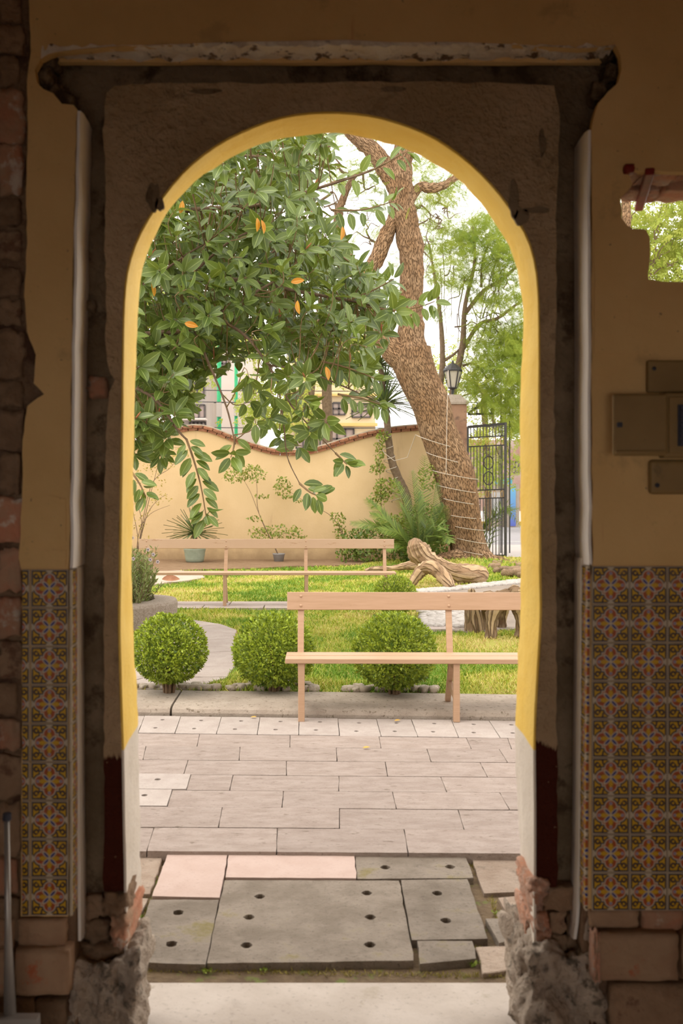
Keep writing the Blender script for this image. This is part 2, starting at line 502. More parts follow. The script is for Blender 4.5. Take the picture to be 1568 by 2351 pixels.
# masonry body
hole2 = [(x if 1500 < x or y < 420 else x - 6, y) for x, y in hole1]
def hole_at(Y, lift=0.085):
    """the same hole carried straight back through the wall"""
    return [(p[0], p[1] + (lift if y < 460 else 0)) for p, (x, y) in ((XZ(x - (4 if x < 1500 else 0), y + (5 if y > 500 else 0), T0), (x, y)) for x, y in hole1)]
openB = [(176, 2460), (168, 2176), (163, 1800), (160, 1310), (166, 900), (176, 400), (180, 262), (150, 262), (60, 262), (60, 60), (300, 50), (1300, 50), (1450, 60), (1450, 262), (1375, 268), (1354, 300), (1354, 1200), (1354, 1330), (1346, 2087), (1338, 2170), (1360, 2270), (1360, 2460)]
body = openB + [(3000, 2460), (3000, -480), (-1500, -480), (-1500, 2460)]
wb = MB().slab(XZs(body, T0), [hole_at(T1)], T2, T1 + 0.001, axis='y').build('masonry_core', M_masonry, wf)
# arch outline in pixels, front edge (room side) and back edge (courtyard side)
arF = [(290, 2440), (290, 2060), (287, 1900), (284, 1720), (279, 1560), (276, 1430), (278, 1300), (282, 1000), (285, 760), (290, 655), (303, 590), (330, 525), (375, 455), (430, 390), (500, 335), (580, 295), (660, 270), (750, 261), (840, 267), (920, 287), (1000, 321), (1075, 375), (1140, 441), (1190, 512), (1218, 572), (1232, 645), (1236, 760), (1236, 1000), (1238, 1300), (1239, 1420), (1231, 1560), (1225, 1690), (1226, 1850), (1226, 2020), (1226, 2440)]
arB = [(322, 2230), (321, 1990), (320, 1850), (318, 1685), (311, 1540), (306, 1420), (303, 1260), (307, 1000), (312, 780), (317, 688), (328, 610), (348, 552), (383, 487), (427, 435), (495, 381), (562, 344), (640, 317), (742, 306), (800, 308), (860, 319), (930, 341), (1003, 376), (1062, 420), (1118, 483), (1160, 546), (1188, 612), (1203, 720), (1197, 860), (1195, 1100), (1195, 1300), (1194, 1430), (1188, 1570), (1185, 1690), (1186, 1820), (1197, 1975), (1208, 2030), (1208, 2230)]
def resample(pts, n):
    pts = [np.array(p, float) for p in smooth_path(pts, 8)]
    L = [0.0]
    for a, b in zip(pts, pts[1:]): L.append(L[-1] + np.linalg.norm(b - a))
    out = []
    for i in range(n):
        t = L[-1] * i / (n - 1); k = 0
        while k < len(L) - 2 and L[k + 1] < t: k += 1
        f = (t - L[k]) / max(L[k + 1] - L[k], 1e-9)
        out.append(pts[k] + (pts[k + 1] - pts[k]) * f)
    return out
NA = 150
edgeF = [Vector((XZ(p[0], p[1], TC)[0], TC - 0.001, XZ(p[0], p[1], TC)[1])) for p in resample(arF, NA)]
edgeB = [Vector((XZ(p[0], p[1], T3)[0], T3 + 0.006, XZ(p[0], p[1], T3)[1])) for p in resample(arB, NA)]
# inner wall core with the arched opening (just outside the lining)
mid = [((a.x + b.x) / 2, (a.z + b.z) / 2) for a, b in zip(edgeF, edgeB)]
cx, cz = 0.04, 1.6
def grow(p, k): 
    dx, dz = p[0] - cx, max(p[1] - cz, 0.0) if p[1] > cz else 0.0
    l = math.hypot(dx, dz) or 1
    return (p[0] + dx / l * k, p[1] + dz / l * k)
inner = [grow((max(a.x, b.x) if i > NA / 2 else min(a.x, b.x), max(a.z, b.z)), 0.03) for i, (a, b) in enumerate(zip(edgeF, edgeB))]
inner[0] = (inner[0][0], -0.04); inner[-1] = (inner[-1][0], -0.04)
inner = [p for p in inner if p[1] >= -0.041]
core = inner + [(3.0, -0.04), (3.0, 4.0), (-3.0, 4.0), (-3.0, -0.04)]
wi = MB().slab(core, [hole_at(T2)], T3, T2 + 0.001, axis='y').build('wall_rear', M_scar)
struct(wi)
# proud plaster panel around the arch
fr = [(x, y) for x, y in [tuple(p) for p in resample(arF, 90)] if y < 2052]
pan_out = [(1281, 2035), (1279, 1800), (1277, 1500), (1276, 1200), (1272, 900), (1278, 700), (1276, 520), (1282, 400), (1284, 260), (1270, 196), (1150, 190), (900, 188), (600, 191), (420, 190), (262, 195), (243, 212), (236, 300), (243, 420), (240, 560), (244, 690), (243, 800), (252, 860), (262, 872), (250, 905), (245, 960), (240, 1100), (238, 1400), (240, 1700), (238, 1930), (236, 2046)]
po = ragged(pan_out + [(280, 2050)], 14, 2.6, 6, closed=False)
def out_(p, k):
    dx, dz = p.x - cx, (p.z - cz if p.z > cz else 0.0); l = math.hypot(dx, dz) or 1
    return (p.x + dx / l * k, p.z + dz / l * k)
zlo = XZ(0, 2050, TC)[1]
panel = [out_(p, 0.007 + 0.004 * mnoise.noise(p * 14)) for p in edgeF if p.z > zlo] + XZs([(1232, 2040)] + po, TC)
ap = MB().slab(panel, [], TC + 0.022, TC, axis='y').build('arch_panel', M_panel, wi)
backing = [out_(p, 0.045) for p in edgeF if p.z > zlo] + XZs([(1260, 2040)] + po, TC)
MB().slab(backing, [], T2 + 0.004, TC + 0.0225, axis='y').build('arch_panel_backing', M_scar, ap)
# lining of the arch: yellow above, white below
lm = MB(); RW = 5; vs = []
for i, (a, b) in enumerate(zip(edgeF, edgeB)):
    for k in range(RW + 1):
        t = k / RW
        p = a.lerp(b, t)
        bow = 0.005 * mnoise.noise(p * 7.0) + 0.0025 * mnoise.noise(p * 24.0) + (0.004 * mnoise.noise(p * 16 + Vector((4, 2, 7))) if k == RW else 0)
        if k == 0: bow = 0.001
        dx, dz = cx - p.x, (cz - p.z if p.z > cz else 0.0)
        l = math.hypot(dx, dz) or 1
        vs.append((p.x + dx / l * bow, p.y + (0.003 * mnoise.noise(p * 11.0) if k == 0 else 0), p.z + dz / l * bow))
n0 = len(vs)
fs = []
for i in range(NA - 1):
    for k in range(RW):
        a = i * (RW + 1) + k
        fs.append((a, a + 1, a + RW + 2, a + RW + 1))
# back of the lining, a finger thick
for i, (a, b) in enumerate(zip(edgeF, edgeB)):
    for p, th in ((a, 0.006), (b, 0.05)):
        dx, dz = p.x - cx, (p.z - cz if p.z > cz else 0.0)
        l = math.hypot(dx, dz) or 1
        vs.append((p.x + dx / l * th, p.y, p.z + dz / l * th))
for i in range(NA - 1):
    f0, f1 = i * (RW + 1), (i + 1) * (RW + 1); b0, b1 = n0 + 2 * i, n0 + 2 * i + 2
    fs.append((f0, f1, b1, b0)); fs.append((f0 + RW, b0 + 1, b1 + 1, f1 + RW)); fs.append((b0, b1, b1 + 1, b0 + 1))
lm.add(vs, fs)
lining = lm.build('arch_lining', M_yellow, wi, smooth=False)
lining['label'] = 'bright yellow painted arch reveal, whitewashed near the floor'
# jamb returns of the outer opening: pale plaster strips that catch the courtyard light
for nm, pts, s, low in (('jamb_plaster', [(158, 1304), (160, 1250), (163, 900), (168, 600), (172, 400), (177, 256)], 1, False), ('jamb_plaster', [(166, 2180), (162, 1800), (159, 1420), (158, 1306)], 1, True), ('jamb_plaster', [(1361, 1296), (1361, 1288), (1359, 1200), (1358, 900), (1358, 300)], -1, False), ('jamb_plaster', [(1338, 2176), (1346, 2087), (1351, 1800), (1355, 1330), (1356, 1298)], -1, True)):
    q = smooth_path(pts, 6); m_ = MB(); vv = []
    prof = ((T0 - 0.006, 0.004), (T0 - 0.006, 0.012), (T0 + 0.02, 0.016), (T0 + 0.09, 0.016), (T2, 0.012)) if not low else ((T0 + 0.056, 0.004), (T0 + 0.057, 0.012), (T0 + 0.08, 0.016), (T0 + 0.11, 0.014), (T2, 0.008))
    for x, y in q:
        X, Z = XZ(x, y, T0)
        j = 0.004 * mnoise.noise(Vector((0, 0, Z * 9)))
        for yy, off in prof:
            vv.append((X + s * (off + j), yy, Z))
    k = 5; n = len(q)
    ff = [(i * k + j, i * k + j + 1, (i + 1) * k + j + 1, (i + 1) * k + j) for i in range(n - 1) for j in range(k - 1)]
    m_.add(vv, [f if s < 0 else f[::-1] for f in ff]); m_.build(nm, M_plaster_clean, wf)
# broken plaster lip under the lintel: chipped slanting edge
q = smooth_path([(95, 138), (130, 122), (260, 109), (400, 105), (520, 100), (680, 97), (800, 95), (900, 100), (1050, 100), (1200, 106), (1330, 113), (1412, 106)], 14)
vv = []; n = len(q); K = 6
ZLIP = 2.928
for i, (x, y) in enumerate(q):
    for k in range(K):
        t = max(0, k - 1) / (K - 2)
        X, Z = XZ(x, y - 2, T0)
        z = Z if k == 0 else ZLIP + 0.010 * fbm(Vector((x * 0.03, k * 1.9, 1.0)), 4) - 0.004 * t
        vv.append((X, T0 - 0.003 + 0.088 * t + (0.008 * fbm(Vector((x * 0.06, k * 1.7, 4)), 3) if 0 < k < K - 1 else 0), z))
lip = MB().add(vv, [(i * K + j, (i + 1) * K + j, (i + 1) * K + j + 1, i * K + j + 1) for i in range(n - 1) for j in range(K - 1)])
# soffit behind the lip
vv = []
for i, (x, y) in enumerate(q):
    X, Z = XZ(x, 128, T0)
    for yy, zz in ((T0 + 0.084, ZLIP + 0.002), (T0 + 0.086, ZLIP - 0.012), (T0 + 0.105, ZLIP - 0.014), (T0 + 0.108, ZLIP + 0.06)):
        vv.append((X, yy, zz + 0.003 * mnoise.noise(Vector((X * 8, yy * 30, 0)))))
M_lip = pmat('chipped_white_plaster_edge', (0.92, 0.82, 0.68), (0.84, 0.70, 0.54), 12, 0.8, 60, 0.02, c3=(0.20, 0.12, 0.07), s3=18, t3=(0.56, 0.62), coord='World')
lip.build('broken_plaster_edge', M_lip, wf)
MB().add(vv, [(i * 4 + j, (i + 1) * 4 + j, (i + 1) * 4 + j + 1, i * 4 + j + 1) for i in range(n - 1) for j in range(3)]).build('lintel_soffit', M_plaster, wf)

# --- stones and bricks bare of plaster
def put_stone(name, x0, y0, x1, y1, Y, depth, mat, parent, seed, rough=0.22, sub=3, box=0.72, tilt=0.0):
    a, b = P(x0, y0, Y), P(x1, y1, Y)
    h = (abs(b.x - a.x) / 2, depth / 2, abs(a.z - b.z) / 2)
    o = obj(name, rock_mesh(name, h, rough, seed, sub, box), mat, parent, smooth=True)
    o.location = ((a.x + b.x) / 2, Y + depth / 2, (a.z + b.z) / 2)
    o.rotation_euler = (0, tilt, 0)
    return o
rnd = random.Random(11)
y = -40; k = 0
while y < 2130:                                  # bare rubble strip at the far left
    hgt = rnd.uniform(62, 120)
    for x0, x1 in ((-210, -112), (-104, -30), (-24, rnd.uniform(40, 54))) if k % 2 else ((-230, -140), (-132, -10), (-4, rnd.uniform(42, 52))):
        put_stone('stone', x0, y + rnd.uniform(2, 8), x1, y + hgt, T0 + rnd.uniform(0.004, 0.022), 0.09, M_stone_dark if rnd.random() < .7 else M_brick_old, wf, k + x0, 0.20, 3, 0.80)
        k += 1
    y += hgt + rnd.uniform(3, 9)
for x0, y0, x1, y1, mt, yo, s in ((42, 2112, 150, 2172, M_brick_dusty, 0.0, 3), (34, 2182, 160, 2286, M_brick_dusty, -0.03, 4), (-90, 2112, 32, 2176, M_brick_dusty, 0.0, 5), (-110, 2184, 26, 2290, M_brick_dusty, -0.02, 6), (-110, 2296, 70, 2400, M_stone_dark, -0.03, 7), (78, 2296, 150, 2400, M_stone_dark, 0.0, 8),
                                (1356, 2092, 1466, 2130, M_brick_dusty, 0.0, 13), (1474, 2092, 1568, 2138, M_brick_old, 0.01, 14), (1576, 2092, 1720, 2136, M_brick_dusty, 0.0, 15), (1366, 2146, 1560, 2252, M_brick_dusty, -0.03, 16), (1568, 2146, 1740, 2254, M_brick_dusty, -0.03, 17), (1400, 2262, 1580, 2400, M_stone_dark, -0.01, 18), (1588, 2262, 1760, 2400, M_stone_dark, -0.01, 19)):
    put_stone('brick' if mt is not M_stone_dark else 'stone', x0, y0, x1, y1, T0 + yo, 0.14, mt, wf, s, 0.05, 3, 0.93)
for x0, y0, x1, y1, Yd, dp, mt, s in ((186, 2056, 238, 2110, 3.12, .10, M_stone_dark, 21), (236, 2052, 292, 2112, 3.08, .16, M_stone_dark, 22), (184, 2112, 250, 2166, 3.11, .12, M_stone_dark, 23), (252, 2108, 296, 2170, 3.06, .26, M_brick_old, 24), (176, 2168, 296, 2216, 3.10, .20, M_stone_dark, 25), (262, 2050, 298, 2110, 3.17, .17, M_brick_raw, 26), (268, 2112, 300, 2180, 3.2, .14, M_brick_raw, 27),
                                      (1252, 2036, 1322, 2092, 3.09, .10, M_stone_dark, 31), (1262, 2096, 1300, 2146, 3.10, .10, M_stone_dark, 32), (1302, 2100, 1336, 2150, 3.11, .08, M_stone_dark, 33), (1256, 2148, 1298, 2206, 3.10, .10, M_stone_dark, 34), (1300, 2152, 1338, 2212, 3.11, .08, M_stone_dark, 35),
                                      (1214, 2018, 1262, 2052, 3.07, .20, M_brick_raw, 36), (1222, 2044, 1258, 2098, 3.10, .20, M_brick_raw, 37), (1224, 2098, 1262, 2140, 3.09, .16, M_brick_raw, 38), (1206, 2086, 1246, 2160, 3.17, .16, M_brick_raw, 39), (1232, 2138, 1266, 2200, 3.08, .14, M_brick_raw, 40), (1210, 1992, 1236, 2040, 3.20, .12, M_brick_raw, 41), (1362, 2142, 1378, 2256, 2.97, .05, M_brick_raw, 42), (1340, 2100, 1366, 2176, 3.03, .10, M_rock, 43)):
    put_stone('brick' if mt in (M_brick_raw, M_brick_old) else 'stone', x0, y0, x1, y1, Yd, dp, mt, wi, s, 0.26, 3, 0.72)
put_stone('footing_rock', 148, 2204, 306, 2440, 3.02, 0.34, M_rock, wi, 51, 0.34, 5, 0.72)
put_stone('footing_rock', 1212, 2190, 1408, 2440, 3.02, 0.34, M_rock, wi, 58, 0.36, 5, 0.70)
put_stone('footing_rock', 1196, 2150, 1268, 2380, 3.14, 0.26, M_rock, wi, 53, 0.30, 4, 0.72)
# small stones and mortar lumps in the beam pockets
for i, (x, y, r) in enumerate(((96, 170, 22), (118, 212, 20), (150, 228, 18), (80, 140, 16), (110, 130, 18), (1385, 205, 20), (1412, 165, 20), (1398, 120, 16), (205, 700, 14), (222, 890, 24))):
    put_stone('brick' if i == 9 else 'stone', x - r, y - r, x + r, y + r, 3.06 if i < 8 else 3.125, 0.10, M_scar if i != 9 else M_brick_old, wi, 70 + i, 0.3, 2, 0.6)

# --- ragged hole high on the right: bricks of its soffit and a red iron bar
zt = XZ(1429, 392, T0)[1]
bx = 0.875; i = 0
for i, (wd, mt, dz, dy) in enumerate(((0.085, M_brick_raw, 0.0, 0), (0.11, M_brick_raw, 0.012, 0.05), (0.12, M_brick_old, 0.03, 0.02), (0.12, M_brick_raw, 0.0, 0.0), (0.13, M_brick_raw, 0.02, 0.03))):
    for r in range(2):
        o = obj('brick', rock_mesh('brick', (wd / 2 - 0.004, 0.075, 0.045), 0.16, i * 3 + r, 3, 0.88), mt, wf, smooth=True)
        o.location = (bx + wd / 2, 3.09 + r * 0.165, zt + 0.042 + dz * (1 - r) * 0.6)
    bx += wd
bar = MB().bar((0.962, 2.99, zt - 0.004), (1.045, 3.36, zt - 0.012), 0.026, 0.02)
bar.build('iron_bar', pmat('red_primer_iron', (0.26, 0.02, 0.012), (0.18, 0.015, 0.01), 20, 0.2, 60, 0.003, rough=0.6), wf, bevel=0.003)
o = obj('iron_bar_end', rock_mesh('iron_bar_end', (0.014, 0.02, 0.012), 0.1, 3, 2), bpy.data.materials['red_primer_iron'], wf, smooth=True); o.location = (0.902, 2.998, zt + 0.002)

# --- chipped spots where the mortar shows, and proud repair patches in the plaster
def patch(nm, cx_, cy_, rx, ry, Y, mat, par, seed, th=0.004):
    n = 18; pts = []
    for i in range(n):
        a = -2 * math.pi * i / n; k = 1 + 0.45 * mnoise.noise(Vector((math.cos(a) * 1.6, math.sin(a) * 1.6, seed * 3.1)))
        pts.append((cx_ + rx * k * math.cos(a), cy_ + ry * k * math.sin(a)))
    return MB().slab(XZs(pts, Y), [], Y + 0.006, Y - th, axis='y').build(nm, mat, par, bevel=0.002)
for i, (x, y, rx, ry) in enumerate(((353, 452, 17, 30), (366, 470, 12, 14), (1180, 462, 13, 42), (1196, 496, 16, 22), (1234, 482, 30, 8), (1245, 330, 8, 34), (470, 210, 40, 5), (900, 205, 30, 5))):
    patch('mortar_chip', x, y, rx, ry, TC, M_scar, ap, i)
for nm, pts in (('plaster_patch', [(1364, 530), (1420, 528), (1478, 531), (1486, 548), (1487, 640), (1484, 660), (1540, 668), (1700, 668), (1700, 800), (1600, 818), (1364, 812)]), ('plaster_patch', [(98, 1268), (120, 1262), (152, 1262), (153, 1302), (60, 1303), (76, 1290)]), ('plaster_patch', [(56, 1150), (110, 1138), (152, 1146), (152, 1244), (58, 1250)])):
    MB().slab(XZs(ragged(pts, 12, 1.5, 8)[::-1], T0), [], T0 + 0.004, T0 - 0.0035, axis='y').build(nm, M_plaster, wf, bevel=0.002)

# --- painted tiles
def tile_mat():
    q = NT('painted_glazed_tile')
    uv = q.n('ShaderNodeTexCoord').outputs['UV']
    sp = q.n('ShaderNodeSeparateXYZ'); q.l(uv, sp.inputs[0])
    m = q.math
    a = m('ABSOLUTE', m('MULTIPLY_ADD', sp.outputs['X'], 2.0, -1.0)); b = m('ABSOLUTE', m('MULTIPLY_ADD', sp.outputs['Y'], 2.0, -1.0))
    hi, lo = m('MAXIMUM', a, b), m('MINIMUM', a, b)
    def ln(x, y): return m('SQRT', m('ADD', m('MULTIPLY', x, x), m('MULTIPLY', y, y)))
    def sub(x, y): return m('SUBTRACT', x, y)
    def less(x, t, s=0.025): return q.step(x, t + s, t - s) if False else m('SUBTRACT', 1.0, q.step(x, t - s, t + s))
    dq = m('MINIMUM', sub(ln(sub(hi, 0.47), lo), 0.285), sub(hi, 0.44))
    white, navy, yel, rust, brown, blue = (0.54, 0.445, 0.32), (0.016, 0.011, 0.032), (0.60, 0.345, 0.012), (0.40, 0.075, 0.02), (0.31, 0.10, 0.01), (0.03, 0.035, 0.20)
    # corner scrolls: yellow comma on navy
    cu, cv = a, b
    ring = m('ABSOLUTE', sub(ln(sub(cu, 0.70), sub(cv, 0.64)), 0.115))
    col = q.mix(m('MULTIPLY', less(ring, 0.048), q.step(m('ADD', sub(cu, 0.64), sub(0.70, cv)), -0.08, -0.02)), yel, navy)
    tail = m('ABSOLUTE', sub(sub(cu, 0.42), m('MULTIPLY', sub(cv, 0.75), 0.2)))
    col = q.mix(m('MULTIPLY', less(tail, 0.045), q.step(cv, 0.62, 0.66)), col, navy)
    frame = m('MAXIMUM', less(dq, 0.135, 0.015), q.step(hi, 0.865, 0.885))
    col = q.mix(frame, col, navy)
    col = q.mix(less(dq, 0.065, 0.015), col, white)
    col = q.mix(q.step(hi, 0.94, 0.96), col, white)
    col = q.mix(less(ln(sub(hi, 1.0), lo), 0.19), col, white)
    # quatrefoil
    col = q.mix(less(dq, 0.0), col, rust)
    col = q.mix(less(dq, -0.11, 0.04), col, brown)
    arm = m('ADD', lo, m('MULTIPLY', m('ABSOLUTE', sub(hi, 0.36)), 0.45))
    col = q.mix(less(arm, 0.13), col, yel)
    col = q.mix(less(ln(sub(hi, 0.62), lo), 0.085), col, (0.42, 0.36, 0.40))
    col = q.mix(less(ln(sub(hi, 0.62), lo), 0.035), col, blue)
    mm, nn = m('MULTIPLY', m('ADD', a, b), 0.7071), m('MULTIPLY', m('ABSOLUTE', sub(a, b)), 0.7071)
    def ell(c, rx, ry): return ln(m('DIVIDE', sub(mm, c), rx), m('DIVIDE', nn, ry))
    col = q.mix(less(ell(0.29, 0.27, 0.11), 1.0, 0.08), col, white)
    col = q.mix(less(ell(0.25, 0.19, 0.055), 1.0, 0.12), col, blue)
    col = q.mix(less(ln(a, b), 0.09), col, white)
    obj_ = q.n('ShaderNodeNewGeometry').outputs['Position']
    col = q.mix(m('MULTIPLY', q.step(q.noise(obj_, 16, 5, 0.65), 0.5, 0.75), 0.28), col, (0.30, 0.20, 0.12))
    q.l(col, q.b.inputs['Base Color']); q.set(0.42, 0.25)
    q.bump(q.noise(obj_, 40, 3), 0.08, 0.004)
    return q.m
M_tile = tile_mat()
def tile_mesh(w_, h_, u0, u1, t=0.008, name='tile'):
    """front in the xz plane at y=0, origin at its middle, bevelled rim"""
    e = 0.0022; x, z = w_ / 2, h_ / 2
    vs = [(-x, t, -z), (x, t, -z), (x, t, z), (-x, t, z), (-x, e, -z), (x, e, -z), (x, e, z), (-x, e, z), (-x + e, 0, -z + e), (x - e, 0, -z + e), (x - e, 0, z - e), (-x + e, 0, z - e)]
    fs = [(8, 9, 10, 11), (4, 5, 9, 8), (5, 6, 10, 9), (6, 7, 11, 10), (7, 4, 8, 11), (0, 1, 5, 4), (1, 2, 6, 5), (2, 3, 7, 6), (3, 0, 4, 7)]
    uv = []
    for f in fs: uv.append([(u0 + (u1 - u0) * (vs[i][0] + x) / w_, (vs[i][2] + z) / h_) for i in f])
    return MB().add(vs, fs, 0, uv).mesh(name)
def to_m(px): return px / 800.0
TW = to_m(86.6) - 0.0016; TH = to_m(88) - 0.0016
full = tile_mesh(TW, TH, 0, 1); full.materials.append(M_tile)
part_l = tile_mesh(to_m(17), TH, 0.80, 1.0); part_l.materials.append(M_tile)
rev = tile_mesh(0.062, TH, 0.0, 0.58); rev.materials.append(M_tile)
def tiles(me, px, ys, Y=2.992, rz=0.0, X=None):
    for i in range(len(ys) - 1):
        o = bpy.data.objects.new('tile', me); C.objects.link(o); o.parent = wf
        p = P(px, (ys[i] + ys[i + 1]) / 2, 3.0)
        o.location = (p.x if X is None else X[i], Y + rnd.uniform(-0.0008, 0.0008), p.z)
        o.rotation_euler = (0, rnd.uniform(-0.004, 0.004), rz)
ysL = [1306.5 + 88.3 * i for i in range(10)]; ysR = [1299 + 87.8 * i for i in range(10)]
tiles(full, 115, ysL); tiles(part_l, 61, ysL)
for c in range(5): tiles(full, 1400.5 + 86.4 * c, ysR)
XL = [XZ(158.5 + (0.8 if i > 4 else 0), 0, 3.0)[0] + 0.011 for i in range(9)]
tiles(rev, 0, ysL, Y=3.0245, rz=math.pi / 2, X=XL)
XR = [XZ(1356 - 0.7 * i, 0, 3.0)[0] - 0.011 for i in range(9)]
tiles(rev, 0, ysR, Y=3.0245, rz=-math.pi / 2, X=XR)
# ================================================================== courtyard ground
ALB = 0.79
ZL = 0.06                                   # lawn level above the patio
M_soil = pmat('damp_joint_soil', (0.16, 0.105, 0.06), (0.26, 0.18, 0.10), 14, 0.8, 60, 0.02, c3=(0.20, 0.22, 0.06), s3=9, t3=(0.55, 0.66), coord='World')
M_paver = pmat('pinkish_grey_cantera_paver', (0.35, 0.275, 0.23), (0.43, 0.35, 0.30), 7, 0.6, 70, 0.010, c3=(0.23, 0.175, 0.135), s3=13, t3=(0.60, 0.70), rand=0.07, stretch=(1, 2.2, 1), pits=0.55, pscale=60)
M_paver_pale = pmat('pale_drilled_paver', (0.43, 0.36, 0.315), (0.50, 0.43, 0.38), 8, 0.5, 80, 0.007, c3=(0.46, 0.38, 0.32), s3=14, t3=(0.62, 0.74), rand=0.05, pits=0.35)
M_slab_pink = pmat('rosy_cantera_slab', (0.54, 0.395, 0.33), (0.59, 0.445, 0.38), 7, 0.3, 80, 0.005, c3=(0.42, 0.28, 0.22), s3=14, t3=(0.64, 0.74), pits=0.22)
M_slab_grey = pmat('grey_basalt_slab', (0.225, 0.18, 0.135), (0.345, 0.285, 0.225), 5, 0.8, 60, 0.014, c3=(0.26, 0.21, 0.085), s3=5, t3=(0.56, 0.72), rand=0.06, pits=0.5, pscale=60)
M_cobble = pmat('worn_brown_cobble', (0.38, 0.28, 0.205), (0.47, 0.365, 0.28), 8, 0.8, 50, 0.015, c3=(0.30, 0.23, 0.17), s3=12, t3=(0.58, 0.7), rand=0.12, pits=0.5)
M_concrete = pmat('weathered_concrete', (0.37, 0.30, 0.235), (0.45, 0.375, 0.30), 6, 0.6, 80, 0.008, c3=(0.22, 0.17, 0.12), s3=30, t3=(0.57, 0.66), coord='World', pits=0.5, pscale=90)
M_hole = pmat('dark_drill_hole', (0.03, 0.02, 0.013), (0.05, 0.035, 0.02), 20, 0)

patio = struct(MB().box((0.3, 6.0, -0.22), (8.0, 2.45, 0.14)).build('patio', M_soil))
tread = struct(MB().box((0.1, 4.05, -0.18), (2.4, 0.68, 0.13)).build('doorstep_bed', M_soil))
def cv(u, v): return (280 + 0.6148 * u, 1640 + 0.6148 * v)
def circ(cx_, cy_, rx, ry, n=10, seed=0):
    return [(cx_ + rx * math.cos(2 * math.pi * i / n) * (1 + 0.15 * math.sin(i * 2.3 + seed)), cy_ + ry * math.sin(2 * math.pi * i / n)) for i in range(n)]
def rough_quad(c4, step=0.06, amp=0.004, seed=0):
    out = []
    for i in range(4):
        a, b = Vector(c4[i]), Vector(c4[(i + 1) % 4]); L = (b - a).length; k = max(2, int(L / step))
        for j in range(k):
            p = a.lerp(b, j / k)
            if 0 < j: p = p + Vector((mnoise.noise(Vector((p.x * 23, p.y * 23, seed))), mnoise.noise(Vector((p.x * 23, p.y * 23, seed + 5))))) * amp
            elif True: p = p + (sum((Vector(q) for q in c4), Vector((0, 0))) / 4 - p) * 0.004
            out.append((p.x, p.y))
    return out
def piece(name, quad, z0, z1, mat, parent, holes=(), seed=0, amp=0.004, bevel=0.003):
    q = [Vector(p) for p in quad]; c = sum(q, Vector((0, 0))) / len(q)
    loc = [(p.x - c.x, p.y - c.y) for p in q]
    ol = rough_quad([Vector(p) for p in loc], amp=amp, seed=seed)
    ar = sum(ol[i][0] * ol[(i + 1) % len(ol)][1] - ol[(i + 1) % len(ol)][0] * ol[i][1] for i in range(len(ol)))
    if ar < 0: ol = ol[::-1]
    hs = [circ(x - c.x, y - c.y, rx, ry, 10, seed) for x, y, rx, ry in holes]
    o = MB().slab(ol, hs, z0, z1).build(name, mat, parent, bevel=bevel if not hs else 0)
    o.location = Vector((c.x, c.y, 0)) - (parent.location if parent is not None else Vector((0, 0, 0)))
    o.matrix_parent_inverse = Matrix()
    return o
# --- big slabs in front of the door
ZF = -0.02
fore = [(M_slab_pink, [(175, 512), (395, 522), (365, 688), (112, 682)], []),
        (M_slab_pink, [(398, 527), (868, 530), (875, 616), (386, 612)], []),
        (M_slab_grey, [(873, 530), (1283, 528), (1313, 611), (878, 614)], [(983, 571), (1225, 569)]),
        (M_slab_grey, [(383, 619), (1035, 621), (1090, 920), (316, 930)], [(515, 680), (915, 667), (475, 757), (928, 757), (466, 862), (926, 860)]),
        (M_slab_grey, [(1042, 618), (1290, 615), (1366, 838), (1082, 843)], [(1178, 668), (1210, 770)]),
        (M_slab_grey, [(106, 692), (362, 692), (312, 934), (30, 925)], [(210, 740), (185, 857)]),
        (M_slab_grey, [(1102, 846), (1308, 846), (1322, 912), (1112, 932)], []),
        (M_cobble, [(1318, 856), (1440, 851), (1468, 938), (1345, 954)], []),
        (M_cobble, [(1405, 674), (1530, 664), (1552, 838), (1480, 835)], []),
        (M_cobble, [(1310, 532), (1496, 530), (1525, 650), (1352, 658)], []),
        (M_slab_grey, [(1357, 762), (1438, 762), (1468, 838), (1408, 854)], []),
        (M_cobble, [(58, 516), (150, 526), (105, 660), (5, 660)], []),
        (M_cobble, [(10, 674), (98, 676), (48, 776), (-20, 780)], []),
        (M_cobble, [(-18, 792), (44, 790), (20, 916), (-40, 916)], []),
        (M_cobble, [(1462, 844), (1540, 842), (1580, 968), (1502, 970)], []),
        (M_cobble, [(1540, 530), (1660, 528), (1690, 700), (1548, 690)], []),
        (M_cobble, [(-120, 520), (40, 520), (-20, 700), (-190, 690)], [])]
for i, (mt, q, hs) in enumerate(fore):
    quad = [G(*cv(*p), ZF).to_2d() for p in q]
    hh = [(*G(*cv(*p), ZF).to_2d(), 0.022, 0.026) for p in hs]
    z1 = ZF + (0.004 if mt is M_slab_pink else (-0.012 if mt is M_cobble else 0.0))
    o = piece('paving_slab', quad, -0.10, z1, mt, tread, hh, i, amp=0.010 if mt is M_cobble else 0.005)
